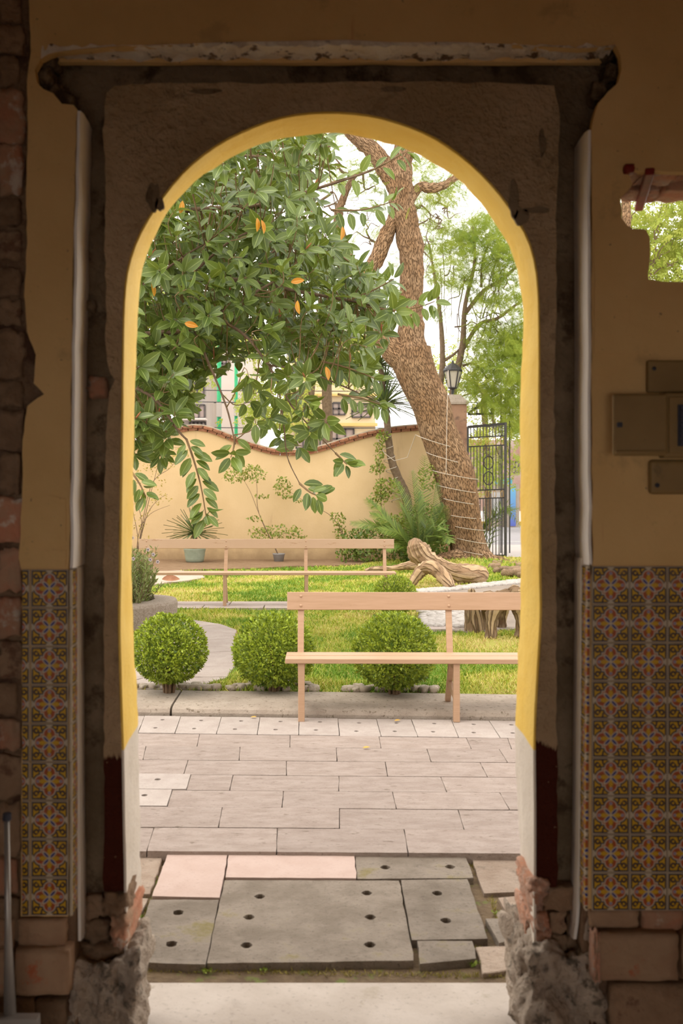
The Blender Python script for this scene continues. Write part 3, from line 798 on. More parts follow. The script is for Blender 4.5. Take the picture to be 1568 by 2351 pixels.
# --- patio pavers, row by row
rows = [(511, 521), (422, 431), (345, 357), (282, 292), (224, 235), (170, 181), (118, 131), (70, 89), (5, 24)]
joints = [[(-820, -930), (-340, -375), (120, 92), (580, 577), (1053, 1069), (1530, 1567), (2000, 2060), (2480, 2560)],
          [(-940, -1000), (-500, -540), (-60, -90), (375, 360), (812, 812), (1255, 1278), (1690, 1735), (2130, 2190)],
          [(-1040, -1100), (-620, -670), (-210, -250), (188, 168), (603, 597), (1010, 1025), (1410, 1448), (1825, 1870), (2240, 2300)],
          [(-1160, -1220), (-770, -810), (-380, -405), (-100, -120), (258, 240), (415, 402), (810, 810), (1190, 1213), (1590, 1620), (1990, 2030), (2390, 2440)],
          [(-1240, -1280), (-870, -905), (-500, -530), (-125, -150), (247, 230), (614, 614), (983, 992), (1337, 1365), (1700, 1735), (2065, 2105)],
          [(-1320, -1370), (-970, -1010), (-610, -650), (-260, -285), (90, 78), (441, 437), (800, 803), (1138, 1155), (1408, 1440), (1770, 1800), (2120, 2160)],
          [(-1400, -1440), (-1060, -1095), (-720, -750), (-385, -405), (-50, -65), (290, 280), (628, 627), (960, 967), (1285, 1305), (1440, 1455), (1780, 1805), (2110, 2140)],
          [(-1110, -1190), (-970, -1050), (-820, -890), (-660, -720), (-510, -565), (-360, -410), (-210, -255), (-62, -95), (85, 60), (220, 197), (372, 352), (515, 505), (661, 660), (806, 812), (950, 968), (1080, 1105), (1230, 1257), (1370, 1413), (1505, 1555), (1650, 1705), (1790, 1850), (1930, 1995)]]
def rv(r, u): return r[0] + (r[1] - r[0]) * (u - 65) / 1415.0
def gpix(u, v, z=0): return G(*cv(u, v), z).to_2d()
for r in range(8):
    near, far = rows[r], rows[r + 1]
    js = joints[r]
    for i in range(len(js) - 1):
        (t0, b0), (t1, b1) = js[i], js[i + 1]
        q = [gpix(b0, rv(near, b0)), gpix(b1, rv(near, b1)), gpix(t1, rv(far, t1)), gpix(t0, rv(far, t0))]
        c = (q[0] + q[1] + q[2] + q[3]) / 4
        g = 0.0022 if r < 7 else 0.0032
        q = [Vector((p.x + (g * 0.7 if p.x < c.x else -g * 0.7), p.y + (g * 1.6 if p.y < c.y else -g * 1.6))) for p in q]
        pale = (r == 7) or (r == 3 and -110 < t0 < 250) or (r == 2 and t0 == -210)
        hs = []
        if r == 7:
            m1 = (q[0] + q[1]) / 2 * 0.72 + (q[2] + q[3]) / 2 * 0.28; m2 = (q[0] + q[1]) / 2 * 0.24 + (q[2] + q[3]) / 2 * 0.76
            hs = [(m1.x - 0.02, m1.y, 0.016, 0.02), (m2.x + 0.01, m2.y, 0.016, 0.02)]
        elif r == 3 and t0 == -100: hs = [((q[0].x * .35 + q[1].x * .65), c.y + 0.03, 0.018, 0.02)]
        elif r == 2 and t0 == -210: hs = [((q[0].x * .25 + q[1].x * .75), c.y + 0.03, 0.018, 0.02)]
        z1 = rnd.uniform(-0.002, 0.002) + (0.006 if pale and r < 7 else 0)
        piece('paving_slab', q, -0.06, z1, M_paver_pale if pale else M_paver, patio, hs, r * 20 + i, amp=0.003)
# --- kerb of two long concrete stones, rounded towards the patio
kerb = empty('kerb', (0, 7.5, 0)); struct(kerb)
kf = lambda x: 7.06 + (-0.075) * (x + 1.0) if True else 0
pf = lambda x: G(*cv(0, 0), 0)
def kerb_stone(x0, x1):
    n = 14; vs = []; prof = [(0.0, -0.05), (0.0, 0.02), (0.012, 0.045), (0.05, ZL - 0.004), (0.14, ZL), (0.64, ZL), (0.66, -0.05)]
    a = gpix(65, 5 - 1); b = gpix(1480, 24 - 1)
    for i in range(n + 1):
        x = x0 + (x1 - x0) * i / n
        yb = a.y + (b.y - a.y) * (x - a.x) / (b.x - a.x)
        for dy, z in prof:
            vs.append((x, yb + 0.012 + dy + 0.005 * mnoise.noise(Vector((x * 6, dy * 9, 0))), z + (0.004 * mnoise.noise(Vector((x * 4, dy * 7, 3))) if z > 0 else 0)))
    K = len(prof)
    fs = [(i * K + j, (i + 1) * K + j, (i + 1) * K + j + 1, i * K + j + 1) for i in range(n) for j in range(K - 1)]
    fs += [tuple(range(K - 1, -1, -1)), tuple(range(n * K, n * K + K))]
    return MB().add(vs, fs).build('kerb_stone', M_concrete, kerb, smooth=False)
xj = G(393, 1622, ZL).x
for a_, b_ in ((xj - 4.2, xj - 2.1), (xj - 2.09, xj - 0.008), (xj + 0.008, xj + 3.3), (xj + 3.31, xj + 6.6)): kerb_stone(a_, b_)
kerb_back = lambda x: (lambda a, b: a.y + (b.y - a.y) * (x - a.x) / (b.x - a.x))(gpix(65, 4), gpix(1480, 23)) + 0.68

# --- garden soil under the lawn, planting bed, street beyond
def grass_ground():
    q = NT('trodden_lawn_soil'); pos = q.n('ShaderNodeNewGeometry').outputs['Position']
    col = q.mix(q.step(q.noise(pos, 1.3, 6, 0.65), 0.35, 0.62), (0.26, 0.28, 0.045), (0.40, 0.38, 0.085))
    col = q.mix(q.step(q.noise(pos, 2.6, 6, 0.7), 0.56, 0.68), col, (0.46, 0.33, 0.15))
    q.l(col, q.b.inputs['Base Color']); q.set(0.95, 0.1); q.bump(q.noise(pos, 45, 5), 0.9, 0.03)
    return q.m
M_lawn = grass_ground()
lawn = MB()
NX, NY = 40, 40
vs = []
for j in range(NY + 1):
    for i in range(NX + 1):
        x = -9 + 18 * i / NX; y0 = kerb_back(x) - 0.02
        t = (j / NY) ** 1.6; y_ = y0 + (24.2 - y0) * t
        bump_ = 0.02 * mnoise.noise(Vector((x * 0.9, y_ * 0.9, 0))) * (0 if j == 0 else 1)
        root = 0.16 * math.exp(-((x - 3.3) ** 2 + (y_ - 21.6) ** 2) / 3.2)
        vs.append((x, y_, ZL - 0.012 + bump_ + root))
lawn.add(vs, [(j * (NX + 1) + i, j * (NX + 1) + i + 1, (j + 1) * (NX + 1) + i + 1, (j + 1) * (NX + 1) + i) for j in range(NY) for i in range(NX)])
lw = struct(lawn.build('lawn_ground', M_lawn, smooth=True))
def lawn_z(x, y_):
    return ZL - 0.012 + 0.02 * mnoise.noise(Vector((x * 0.9, y_ * 0.9, 0))) + 0.16 * math.exp(-((x - 3.3) ** 2 + (y_ - 21.6) ** 2) / 3.2)
M_bed = pmat('brown_bed_soil', (0.26, 0.16, 0.085), (0.34, 0.22, 0.125), 8, 0.8, 50, 0.03, coord='World')
bed = [(-9, 19.7), (-5, 20.0), (-3.0, 19.8), (-2.0, 20.3), (-1.2, 20.5), (-0.4, 21.1), (0.6, 21.3), (1.4, 21.8), (2.2, 21.9), (2.6, 22.4), (2.6, 23.0), (-9, 23.0)]
struct(MB().slab(bed, [], 0.0, ZL + 0.025).build('planting_bed', M_bed))
M_asphalt = pmat('grey_asphalt', (0.33, 0.31, 0.32), (0.38, 0.36, 0.37), 3, 0.3, 60, 0.01, coord='World')
M_walk = pmat('pale_sidewalk_concrete', (0.52, 0.46, 0.43), (0.58, 0.52, 0.48), 3, 0.3, 50, 0.01, coord='World')
struct(MB().box((4, 27.0, -0.02), (26, 2.8, 0.06)).build('sidewalk', M_walk))
struct(MB().box((4, 38.0, -0.05), (40, 8.2, 0.06)).build('street', M_asphalt))
struct(MB().box((4, 32.0, 0.012), (40, 0.06, 0.006)).build('lane_line', pmat('white_road_paint', (0.7, 0.7, 0.68), (0.62, 0.62, 0.6), 4, 0)))
struct(MB().box((6, 46.0, 0.06), (40, 0.12, 0.12)).build('street_kerb', pmat('yellow_kerb_paint', (0.62, 0.40, 0.06), (0.52, 0.36, 0.10), 3, 0.2)))
struct(MB().box((6, 60.0, 0.0), (60, 13.9, 0.12)).build('far_pavement', M_walk))

def inpoly_np(X, Y, poly):
    c = np.zeros(len(X), bool); j = len(poly) - 1
    for i in range(len(poly)):
        (xi, yi), (xj, yj) = poly[i], poly[j]
        if yi != yj: c ^= ((yi > Y) != (yj > Y)) & (X < (xj - xi) * (Y - yi) / (yj - yi) + xi)
        j = i
    return c
# --- grass blades: uncountable, one object
def grass():
    N = 150000
    x = RNG.uniform(-0.45, 0.62, N * 2); dpt = 7.6 * np.exp(RNG.uniform(0, 1.0, N * 2) * math.log(22.6 / 7.6))
    X = x * dpt * 0.72; Y = dpt
    keep = np.ones(len(X), bool)
    kb = np.array([kerb_back(v) for v in (-5, 5)])
    keep &= Y > kb[0] + (kb[1] - kb[0]) * (X + 5) / 10 - 0.02
    px = X / Y * FP + HX
    keep &= (px > 230) & (px < 1290)
    for poly in NO_GRASS:
        keep &= ~inpoly_np(X, Y, poly)
    X, Y = X[keep][:N + 40000], Y[keep][:N + 40000]; keep = np.ones(len(X), bool)
    # thin out the worn patches
    nz = np.array([mnoise.noise(Vector((a * 0.8, b * 0.8, 4.0))) + 0.5 * mnoise.noise(Vector((a * 2.5, b * 2.5, 1.0))) for a, b in zip(X, Y)])
    keep &= RNG.uniform(0, 1, len(X)) < np.clip(1.05 - 1.1 * np.clip(nz, 0, 1), 0.12, 1)
    bare = np.exp(-((X + 0.15) ** 2 + (Y - 8.0) ** 2) / 0.10) + np.exp(-((Y - 21.6)) ** 2 / 0.5) * 0.9
    keep &= RNG.uniform(0, 1, len(X)) > bare * 0.8
    X, Y, nz = X[keep][:N], Y[keep][:N], nz[keep][:N]
    n = len(X)
    Z = np.array([lawn_z(a, b) for a, b in zip(X, Y)]) - 0.004
    up = np.stack([RNG.normal(0, .55, n), RNG.normal(0, .55, n), np.ones(n)], 1)
    nr = rvec(n); nr[:, 2] *= 0.3
    s_ = RNG.uniform(0.022, 0.05, n) * (1 + 0.035 * (Y - 8))
    tint = np.clip(0.42 + 1.1 * nz + RNG.normal(0, .26, n), 0, 1)
    bv = [(-0.085, 0, 0), (0.085, 0, 0), (0.055, 0.62, 0.10), (-0.055, 0.62, 0.10), (0, 1.0, 0.32)]
    me = cloud_mesh('grass', bv, [(0, 1, 2, 3), (3, 2, 4)], np.stack([X, Y, Z], 1), up, nr, s_, tint=tint, sx=1 + 0.05 * (Y - 8))
    q = NT('lawn_grass_blade'); at = q.n('ShaderNodeAttribute', attribute_name='tint')
    ramp = q.n('ShaderNodeValToRGB'); q.l(at.outputs['Fac'], ramp.inputs['Fac'])
    e = ramp.color_ramp.elements
    e[0].position = 0.0; e[0].color = (0.16, 0.30, 0.02, 1); e[1].position = 1.0; e[1].color = (0.74, 0.58, 0.22, 1)
    x1 = e.new(0.45); x1.color = (0.42, 0.52, 0.05, 1); x2 = e.new(0.75); x2.color = (0.62, 0.56, 0.10, 1)
    q.l(ramp.outputs[0], q.b.inputs['Base Color']); q.set(0.6, 0.3)
    for el in e: el.color = (*[c * ALB for c in el.color[:3]], 1)
    q.b.inputs['Transmission Weight'].default_value = 0.0
    o = obj('lawn_grass', me, q.m)
    tag(o, 'short patchy green lawn grass across the garden behind the benches', 'grass', kind='stuff')
NO_GRASS = [bed]
# ================================================================== garden paths and planter
M_path = pmat('pale_flagstone', (0.43, 0.35, 0.30), (0.50, 0.42, 0.365), 5, 0.4, 60, 0.008, c3=(0.42, 0.34, 0.28), s3=9, t3=(0.6, 0.72), rand=0.05, pits=0.35, pscale=50)
def gl(px, py): return G(px, py, ZL).to_2d()
# curved path round the planter: right and left rim pixels, cross joints between
path1 = struct(empty('garden_path', (-1.3, 10.6, 0)))
Rr = [(-0.98, 8.3), (-0.72, 8.8), (-0.70, 9.35), (-0.78, 10.2), (-0.84, 11.1), (-0.86, 11.75), (-1.06, 12.2), (-1.38, 12.55), (-1.58, 12.75), (-1.66, 12.85)]
Ll = [(-2.3, 8.3), (-2.05, 8.8), (-1.85, 9.3), (-1.80, 9.9), (-1.86, 10.5), (-1.98, 11.1), (-1.90, 11.65), (-1.72, 11.98), (-1.62, 12.3), (-1.63, 12.7)]
NO_GRASS.append(Rr + Ll[::-1])
pk = 0
for i in range(len(Rr) - 1):
    for s in range(2):
        def lp(k, t): return Vector(Rr[k]).lerp(Vector(Ll[k]), t)
        t0, t1 = (0, 0.52) if s == 0 else (0.52, 1)
        j = 0.10 if (i % 2) else -0.06
        q = [lp(i, t0), lp(i, t1) , lp(i + 1, t1), lp(i + 1, t0)]
        c = sum(q, Vector((0, 0))) / 4
        piece('flagstone', [p + (c - p).normalized() * 0.010 for p in q], 0.0, ZL + 0.006 + rnd.uniform(0, 0.003), M_path, path1, (), 300 + pk, amp=0.010); pk += 1
# straight strip of slabs under the far bench
path2 = struct(empty('paved_strip', (0, 14.2, 0)))
x = -3.1
while x < 2.3:
    for ya, yb, of in ((13.82, 14.16, 0.0), (14.175, 14.62, 0.33)):
        q = [Vector((x + of, ya)), Vector((x + of + 0.80, ya)), Vector((x + of + 0.80, yb)), Vector((x + of, yb))]
        piece('flagstone', q, 0.0, ZL + 0.012, M_path, path2, (), int(x * 50) + 500, amp=0.006)
    x += 0.815
NO_GRASS.append([(-3.2, 13.80), (2.7, 13.80), (2.7, 14.64), (-3.2, 14.64)])
# rounded concrete apron by the back wall
ap_px = [(240, 1316), (330, 1311), (400, 1310), (440, 1315), (466, 1323), (470, 1328), (440, 1334), (400, 1339), (350, 1344), (240, 1350)]
apo = [tuple(gl(*p)) for p in ap_px]
struct(MB().slab(apo[::-1], [], 0.0, ZL + 0.02).build('concrete_apron', pmat('apron_concrete', (0.50, 0.39, 0.30), (0.56, 0.45, 0.35), 3, 0.3, 30, 0.01, coord='World')))
NO_GRASS.append(apo)
# path with white pebble borders on the right
bp = [gl(1005, 1447), gl(1075, 1452), gl(1300, 1440), gl(1300, 1326), gl(1196, 1338), gl(962, 1363), gl(985, 1395)]
M_pathgrey = pmat('dusty_grey_path', (0.27, 0.22, 0.175), (0.34, 0.28, 0.225), 4, 0.4, 40, 0.01, coord='World')
pb = [tuple(p) for p in bp]
pth = struct(MB().slab(pb, [], 0.0, ZL + 0.012).build('gravel_path', M_pathgrey))
NO_GRASS.append(pb)
M_pebble = pmat('white_pebble', (0.58, 0.53, 0.48), (0.48, 0.43, 0.38), 9, 0.3, 40, 0.01)
pe = np.asarray([v.co[:] for v in rock_mesh('tmp', (1, 1, 0.7), 0.15, 2, 1, 0.5).vertices])
pf_ = [tuple(p.vertices) for p in bpy.data.meshes['tmp'].polygons]
pos = []
for a, b, wd, n in ((gl(962, 1362), gl(1300, 1327), 0.34, 900), (gl(1006, 1440), gl(985, 1400), 0.30, 130), (gl(1030, 1443), gl(1010, 1402), 0.5, 260), (gl(1062, 1440), gl(1052, 1405), 0.4, 200)):
    for _ in range(n):
        t = R(); p = a.lerp(b, t); nrm_ = Vector((-(b - a).y, (b - a).x)).normalized()
        p = p + nrm_ * U(-wd / 2, wd / 2)
        pos.append((p.x, p.y, ZL + 0.018))
nP = len(pos)
me = cloud_mesh('pebbles', pe, pf_, pos, np.stack([RNG.normal(0, 1, nP), RNG.normal(0, 1, nP), np.zeros(nP)], 1), np.tile([[0, 0, 1.0]], (nP, 1)), RNG.uniform(0.022, 0.045, nP))
tag(obj('white_pebbles', me, M_pebble, smooth=True), 'white pebbles edging the grey path on the right of the lawn', 'pebbles', kind='stuff')
fslab = piece('stepping_slab', [gl(966, 1431), gl(1010, 1429), gl(1046, 1447), gl(985, 1448)], 0.0, ZL + 0.016, M_path, None, (), 77, 0.004)
tag(fslab, 'flat pale paving slab lying in the grass behind the right boxwood', 'slab')
NO_GRASS.append([tuple(gl(964, 1429)), tuple(gl(1012, 1427)), tuple(gl(1050, 1449)), tuple(gl(983, 1450))])

# round exposed-aggregate planter on the left with a lavender shrub
M_aggr = pmat('exposed_aggregate_concrete', (0.40, 0.315, 0.24), (0.51, 0.42, 0.34), 40, 0.9, 90, 0.012, c3=(0.30, 0.23, 0.17), s3=60, t3=(0.55, 0.62))
plc = Vector((-2.43, 12.40, ZL))
planter = empty('round_planter', plc)
tag(planter, 'low round planter of exposed aggregate concrete at the left of the garden', 'planter')
pr = 0.80
ring = MB(); n = 44; vs = []
prof = [(pr, 0.0), (pr + 0.01, 0.24), (pr - 0.005, 0.27), (pr - 0.26, 0.28), (pr - 0.28, 0.25), (pr - 0.28, 0.0)]
for i in range(n):
    a = 2 * math.pi * i / n
    for r, z in prof:
        rr = r + 0.012 * mnoise.noise(Vector((math.cos(a) * 3, math.sin(a) * 3, z * 6)))
        vs.append((plc.x + rr * math.cos(a), plc.y + rr * math.sin(a), plc.z + z + (0.015 * mnoise.noise(Vector((math.cos(a) * 2, math.sin(a) * 2, 7))) if z > 0.1 else 0)))
K = len(prof)
ring.add(vs, [(i * K + j, ((i + 1) % n) * K + j, ((i + 1) % n) * K + j + 1, i * K + j + 1) for i in range(n) for j in range(K - 1)])
ring.build('rim', M_aggr, planter, smooth=False)
MB().lathe([(pr - 0.275, 0.02), (pr - 0.275, 0.20), (0.0001, 0.22)], plc, 28).build('soil', M_bed, planter)

# ================================================================== leaves
def leaf_mat(name, c_lo, c_hi, rough=0.35, spec=0.5, trans=0.25, midrib=None, noise_amp=0.0, sheen=0.0):
    c_lo, c_hi = tuple(v * ALB for v in c_lo), tuple(v * ALB for v in c_hi)
    q = NT(name); at = q.n('ShaderNodeAttribute', attribute_name='tint'); oi = q.n('ShaderNodeObjectInfo')
    f = q.math('ADD', at.outputs['Fac'], 0.0)
    col = q.mix(q.math('MINIMUM', f, 1.0), c_lo, c_hi)
    if midrib is not None:
        uv = q.n('ShaderNodeTexCoord').outputs['UV']; sp = q.n('ShaderNodeSeparateXYZ'); q.l(uv, sp.inputs[0])
        ax = q.math('ABSOLUTE', q.math('SUBTRACT', sp.outputs['X'], 0.5))
        rib = q.math('SUBTRACT', 1.0, q.step(ax, 0.018, 0.05))
        rim = q.math('MULTIPLY', q.step(ax, 0.44, 0.49), 0.5)
        col = q.mix(q.math('MAXIMUM', rib, rim), col, midrib)
    q.l(col, q.b.inputs['Base Color']); q.set(rough, spec)
    if trans:
        tr = q.n('ShaderNodeBsdfTranslucent'); q.l(q.mix(0.5, col, (0.45, 0.50, 0.05)), tr.inputs['Color'])
        mx = q.n('ShaderNodeMixShader'); mx.inputs[0].default_value = trans
        q.l(q.b.outputs[0], mx.inputs[1]); q.l(tr.outputs[0], mx.inputs[2])
        q.l(mx.outputs[0], q.t.nodes['Material Output'].inputs['Surface'])
    return q.m
LEAF_OVAL_V = [(0, 0, 0), (-0.22, 0.3, 0.05), (0.22, 0.3, 0.05), (-0.26, 0.6, 0.06), (0.26, 0.6, 0.06), (0, 1, 0), (0, 0.45, 0.0)]
LEAF_OVAL_F = [(0, 6, 1), (0, 2, 6), (1, 6, 3), (2, 4, 6), (3, 6, 5), (6, 4, 5)]
DIA_V = [(0, 0, 0), (-0.24, 0.5, 0.06), (0.24, 0.5, 0.06), (0, 1, 0)]
DIA_F = [(0, 2, 3, 1)]
BLADE_V = [(-0.5, 0, 0), (0.5, 0, 0), (-0.42, 0.5, 0.0), (0.42, 0.5, 0.0), (0, 1, 0)]
BLADE_F = [(0, 1, 3, 2), (2, 3, 4)]

M_box = leaf_mat('boxwood_leaf', (0.05, 0.115, 0.006), (0.50, 0.62, 0.05), 0.45, 0.4, 0.3)
M_twig = pmat('brown_twig_bark', (0.17, 0.105, 0.06), (0.26, 0.17, 0.10), 30, 0.5, 60, 0.005)
M_stonegrey = pmat('river_cobble', (0.40, 0.32, 0.24), (0.50, 0.42, 0.33), 8, 0.4, 40, 0.01, c3=(0.36, 0.29, 0.23), s3=12, t3=(0.58, 0.7), rand=0.12)

def boxwood(px, py_base, rpx, top, label, ring_label, seed, nleaf=11000, ring=True, d=None):
    g = G(px, py_base, ZL)
    d = g.y; s = FP / d; r = rpx / s
    ztop = EYE - (top - HY) / s
    zb = ZL + 0.10
    cz_ = ztop - r * 0.97; rv_ = r * 0.97
    root = empty('boxwood_ball', g)
    tag(root, label, 'shrub', 'clipped boxwood balls')
    k = nleaf
    dirs = rvec(k)
    lump = np.array([1 + 0.05 * mnoise.noise(Vector(v) * 3 + Vector((seed, 0, 0))) + 0.03 * mnoise.noise(Vector(v) * 9 + Vector((seed, 0, 0))) for v in dirs])
    # the lower half tapers to the stem
    taper = np.where(dirs[:, 2] < 0, 1 - 0.16 * (-dirs[:, 2]) ** 1.3, 1.0)
    rr = r * lump * taper * np.where(RNG.uniform(0, 1, k) < 0.55, RNG.uniform(0.91, 1.01, k), RNG.uniform(0.35, 0.93, k))
    pos = dirs * rr[:, None]; pos[:, 2] *= rv_ / r
    pos += np.array([g.x, g.y, cz_])
    keep = pos[:, 2] > ZL + 0.06 + 0.3 * np.clip(0.16 - np.hypot(pos[:, 0] - g.x, pos[:, 1] - g.y), 0, 1) * 0
    pos, dirs = pos[keep], dirs[keep]; k = len(pos)
    y = dirs * 0.7 + rvec(k) * 0.8 + np.array([0, 0, 0.35]); nr = dirs + rvec(k) * 0.6 + np.array([0, 0, 0.3])
    cl = np.array([mnoise.noise(Vector(v) * 26) for v in pos])
    tint = np.clip(RNG.normal(0.46, 0.22, k) + 0.75 * cl + 0.22 * (np.linalg.norm(pos - np.array([g.x, g.y, cz_]), axis=1) / r > 0.95), 0, 1)  # outer leaves tinted lighter than inner: highlights and inner shade put into the colour
    me = cloud_mesh('foliage', DIA_V, DIA_F, pos, y, nr, RNG.uniform(0.022, 0.036, k), tint=tint)
    f = obj('foliage', me, M_box, root); f['kind'] = 'stuff'
    st = MB()
    for i in range(9):
        a = 2 * math.pi * i / 9 + U(0, 0.5); q = r * U(0.3, 0.75)
        b0 = g + Vector((0.03 * math.cos(a), 0.03 * math.sin(a), -0.03))
        st.tube([b0, g + Vector((q * 0.35 * math.cos(a), q * 0.35 * math.sin(a), (cz_ - ZL) * 0.55)), Vector((g.x + q * math.cos(a), g.y + q * math.sin(a), cz_ + r * U(-0.1, 0.35)))], [0.013, 0.010, 0.004], 6)
    st.tube([g + Vector((0, 0, -0.05)), g + Vector((0.005, 0, 0.10)), Vector((g.x - 0.01, g.y, cz_))], [0.028, 0.022, 0.012], 8, wob=0.3)
    st.build('stem', M_twig, root)
    if ring:
        rg = empty('cobble_ring', g + Vector((0, 0.02, 0)))
        tag(rg, ring_label, 'stones', 'cobble rings round the boxwoods')
        n = 24
        for i in range(n):
            a = 2 * math.pi * (i + U(-.2, .2)) / n
            if R() < 0.10: continue
            rad = 0.33 + U(-0.03, 0.05)
            h = (U(0.028, 0.05), U(0.024, 0.042), U(0.016, 0.028))
            o = obj('cobble', rock_mesh('cobble', h, 0.2, i + seed * 7, 2, 0.45), M_stonegrey, rg, smooth=True)
            p = Vector((g.x + rad * math.cos(a), g.y + rad * 0.75 * math.sin(a) + 0.02, ZL + h[2] * 0.5))
            if p.y < kerb_back(p.x) + 0.03: p.y = kerb_back(p.x) + 0.03 + U(0, 0.03)
            o.matrix_parent_inverse = Matrix(); o.location = p - rg.location; o.rotation_euler = (0, 0, a + 1.5)
    return g
boxwood(388, 1590, 86, 1412, 'clipped boxwood ball nearest the yellow arch on the left', 'ring of cobbles round the foot of the leftmost boxwood', 1)
boxwood(629, 1586, 93, 1410, 'clipped boxwood ball behind the left end of the near bench', 'ring of cobbles round the foot of the middle boxwood', 2)
boxwood(905, 1593, 95, 1409, 'clipped boxwood ball seen through the middle of the near bench', 'ring of cobbles round the foot of the right boxwood', 3)
boxwood(907, 1416, 49, 1322, 'small clipped boxwood ball farther back below the driftwood', '', 4, 6000, ring=False)

# ================================================================== benches
def wood_paint():
    q = NT('peach_painted_wood'); tc = q.n('ShaderNodeTexCoord').outputs['Object']
    st = q.mapping(tc, (1.6, 22, 22))
    col = q.mix(q.step(q.noise(st, 2.0, 5, 0.6), 0.3, 0.7), (0.415, 0.26, 0.155), (0.47, 0.30, 0.19))
    st2 = q.mapping(tc, (7, 40, 55))
    col = q.mix(q.math('MULTIPLY', q.step(q.noise(st2, 1.0, 5, 0.7), 0.66, 0.70), 0.75), col, (0.34, 0.20, 0.11))
    q.l(col, q.b.inputs['Base Color']); q.set(0.5, 0.4); q.bump(q.noise(st2, 1.0, 4), 0.25, 0.004)
    return q.m
M_bench = wood_paint()
def peel_paint():
    q = NT('peeling_peach_paint'); tc = q.n('ShaderNodeTexCoord').outputs['Object']
    col = q.mix(q.noise(tc, 4, 4), (0.43, 0.285, 0.18), (0.47, 0.32, 0.21))
    st2 = q.mapping(tc, (3.5, 30, 22))
    col = q.mix(q.step(q.noise(st2, 1.0, 6, 0.75), 0.60, 0.63), col, (0.36, 0.22, 0.12))
    q.l(col, q.b.inputs['Base Color']); q.set(0.5, 0.4); q.bump(q.noise(st2, 1.0, 4), 0.3, 0.004)
    return q.m
M_bench_peel = peel_paint()
def bench(name, label, origin, yaw, L, legs_x, zr, back_mat, over=0.0):
    """origin: foot of the first front leg on the ground; x along the bench, y away from the viewer; zr: ground under the rear legs"""
    root = empty(name, origin); tag(root, label, 'bench', 'long painted garden benches')
    def B(m, nm, mat=M_bench, par=root, bevel=0.004):
        o = m.build(nm, mat, None, bevel=bevel, seg=2); o.parent = par; o.matrix_parent_inverse = Matrix(); return o
    x0 = -0.115; xm = x0 + L / 2
    for i, (ya, yb) in enumerate(((-0.035, 0.112), (0.134, 0.28))):
        B(MB().box((0, 0, 0), (L / 2, (yb - ya) / 2, 0.017)), 'seat_slat').location = (xm, (ya + yb) / 2, 0.432)
    bk = B(MB().box((0, 0, 0), (L / 2, 0.014, 0.066)), 'backrest_plank', back_mat)
    bk.location = (xm, 0.372, 0.815); bk.rotation_euler = (-0.16, 0, 0)
    for lx in legs_x:
        fr_ = B(MB().box((0, 0, 0), (0.023, 0.023, 0.2075)), 'front_leg'); fr_.location = (lx, 0.0, 0.2075)
        B(MB().bar((lx - 0.012, 0.19, 0.415), (lx - 0.012, 0.43, zr), 0.044, 0.04, Vector((1, 0, 0))), 'rear_leg')
        B(MB().bar((lx - 0.012, 0.285, 0.40), (lx - 0.012, 0.405, 0.86), 0.028, 0.046, Vector((1, 0, 0))), 'back_post')
        B(MB().bar((lx, 0.0, 0.39), (lx, 0.30, 0.39), 0.05, 0.04), 'seat_bearer')
        B(MB().bar((lx, 0.0, 0.16), (lx - 0.01, 0.33, 0.22), 0.03, 0.05), 'brace')
        for z in (0.783, 0.853):
            bo = MB().lathe([(0.011, 0), (0.010, 0.004), (0.006, 0.008), (0.0005, 0.009)], (0, 0, 0), 10)
            b_ = bo.build('bolt_head', M_bench, None); b_.parent = bk; b_.matrix_parent_inverse = Matrix()
            b_.rotation_euler = (math.pi / 2, 0, 0); b_.location = (lx - xm - 0.012, -0.013, z - 0.818)
    root.rotation_euler = (0, 0, yaw)
    return root
g0 = G(692, 1656, 0.0)
bench('garden_bench', 'near peach painted bench with wooden backrest standing half on the patio edge', g0, -0.012, 3.5, [0, 1.10, 2.2, 3.27], ZL, M_bench)
g1 = G(516, 1391, ZL + 0.012)
bench('garden_bench', 'far peach bench with peeling paint in front of the cream wall', Vector((g1.x - 1.10, g1.y, ZL + 0.012)), 0.0, 3.52, [0, 1.10, 2.2, 3.285], 0.0, M_bench_peel)
grass()
# ================================================================== the rubber tree reaching in from the left
M_bark_dk = pmat('dark_branch_bark', (0.15, 0.095, 0.055), (0.24, 0.16, 0.10), 20, 0.5, 60, 0.006)
M_twig_rub = pmat('rubber_tree_twig', (0.24, 0.15, 0.075), (0.33, 0.22, 0.11), 20, 0.3, 60, 0.004)
M_rub = leaf_mat('rubber_tree_leaf', (0.06, 0.105, 0.018), (0.21, 0.29, 0.05), 0.36, 0.5, 0.2, midrib=(0.30, 0.37, 0.11))
M_rub_old = leaf_mat('orange_dying_leaf', (0.62, 0.20, 0.012), (0.80, 0.34, 0.02), 0.4, 0.4, 0.3, midrib=(0.80, 0.5, 0.12))
M_sheath = pmat('coral_leaf_sheath', (0.62, 0.20, 0.10), (0.70, 0.28, 0.14), 30, 0)
def rubber_leaf():
    ts = [0.0, 0.12, 0.30, 0.52, 0.74, 0.90, 1.0]; ws = [0.02, 0.13, 0.215, 0.235, 0.185, 0.09, 0.0]
    v, uv, f = [], [], []
    for t, w_ in zip(ts, ws):
        z = -0.16 * t * t
        for s_, u in ((-1, 0.0), (0, 0.5), (1, 1.0)):
            v.append((s_ * w_, t, z + abs(s_) * w_ * 0.34)); uv.append((u, t))
    for i in range(len(ts) - 2):
        for j in (0, 1):
            a = i * 3 + j
            f.append((a, a + 1, a + 4, a + 3))
    a = (len(ts) - 2) * 3; e = (len(ts) - 1) * 3
    f += [(a, a + 1, e + 1), (a + 1, a + 2, e + 1)]
    return v, f, uv
RLV, RLF, RLU = rubber_leaf()
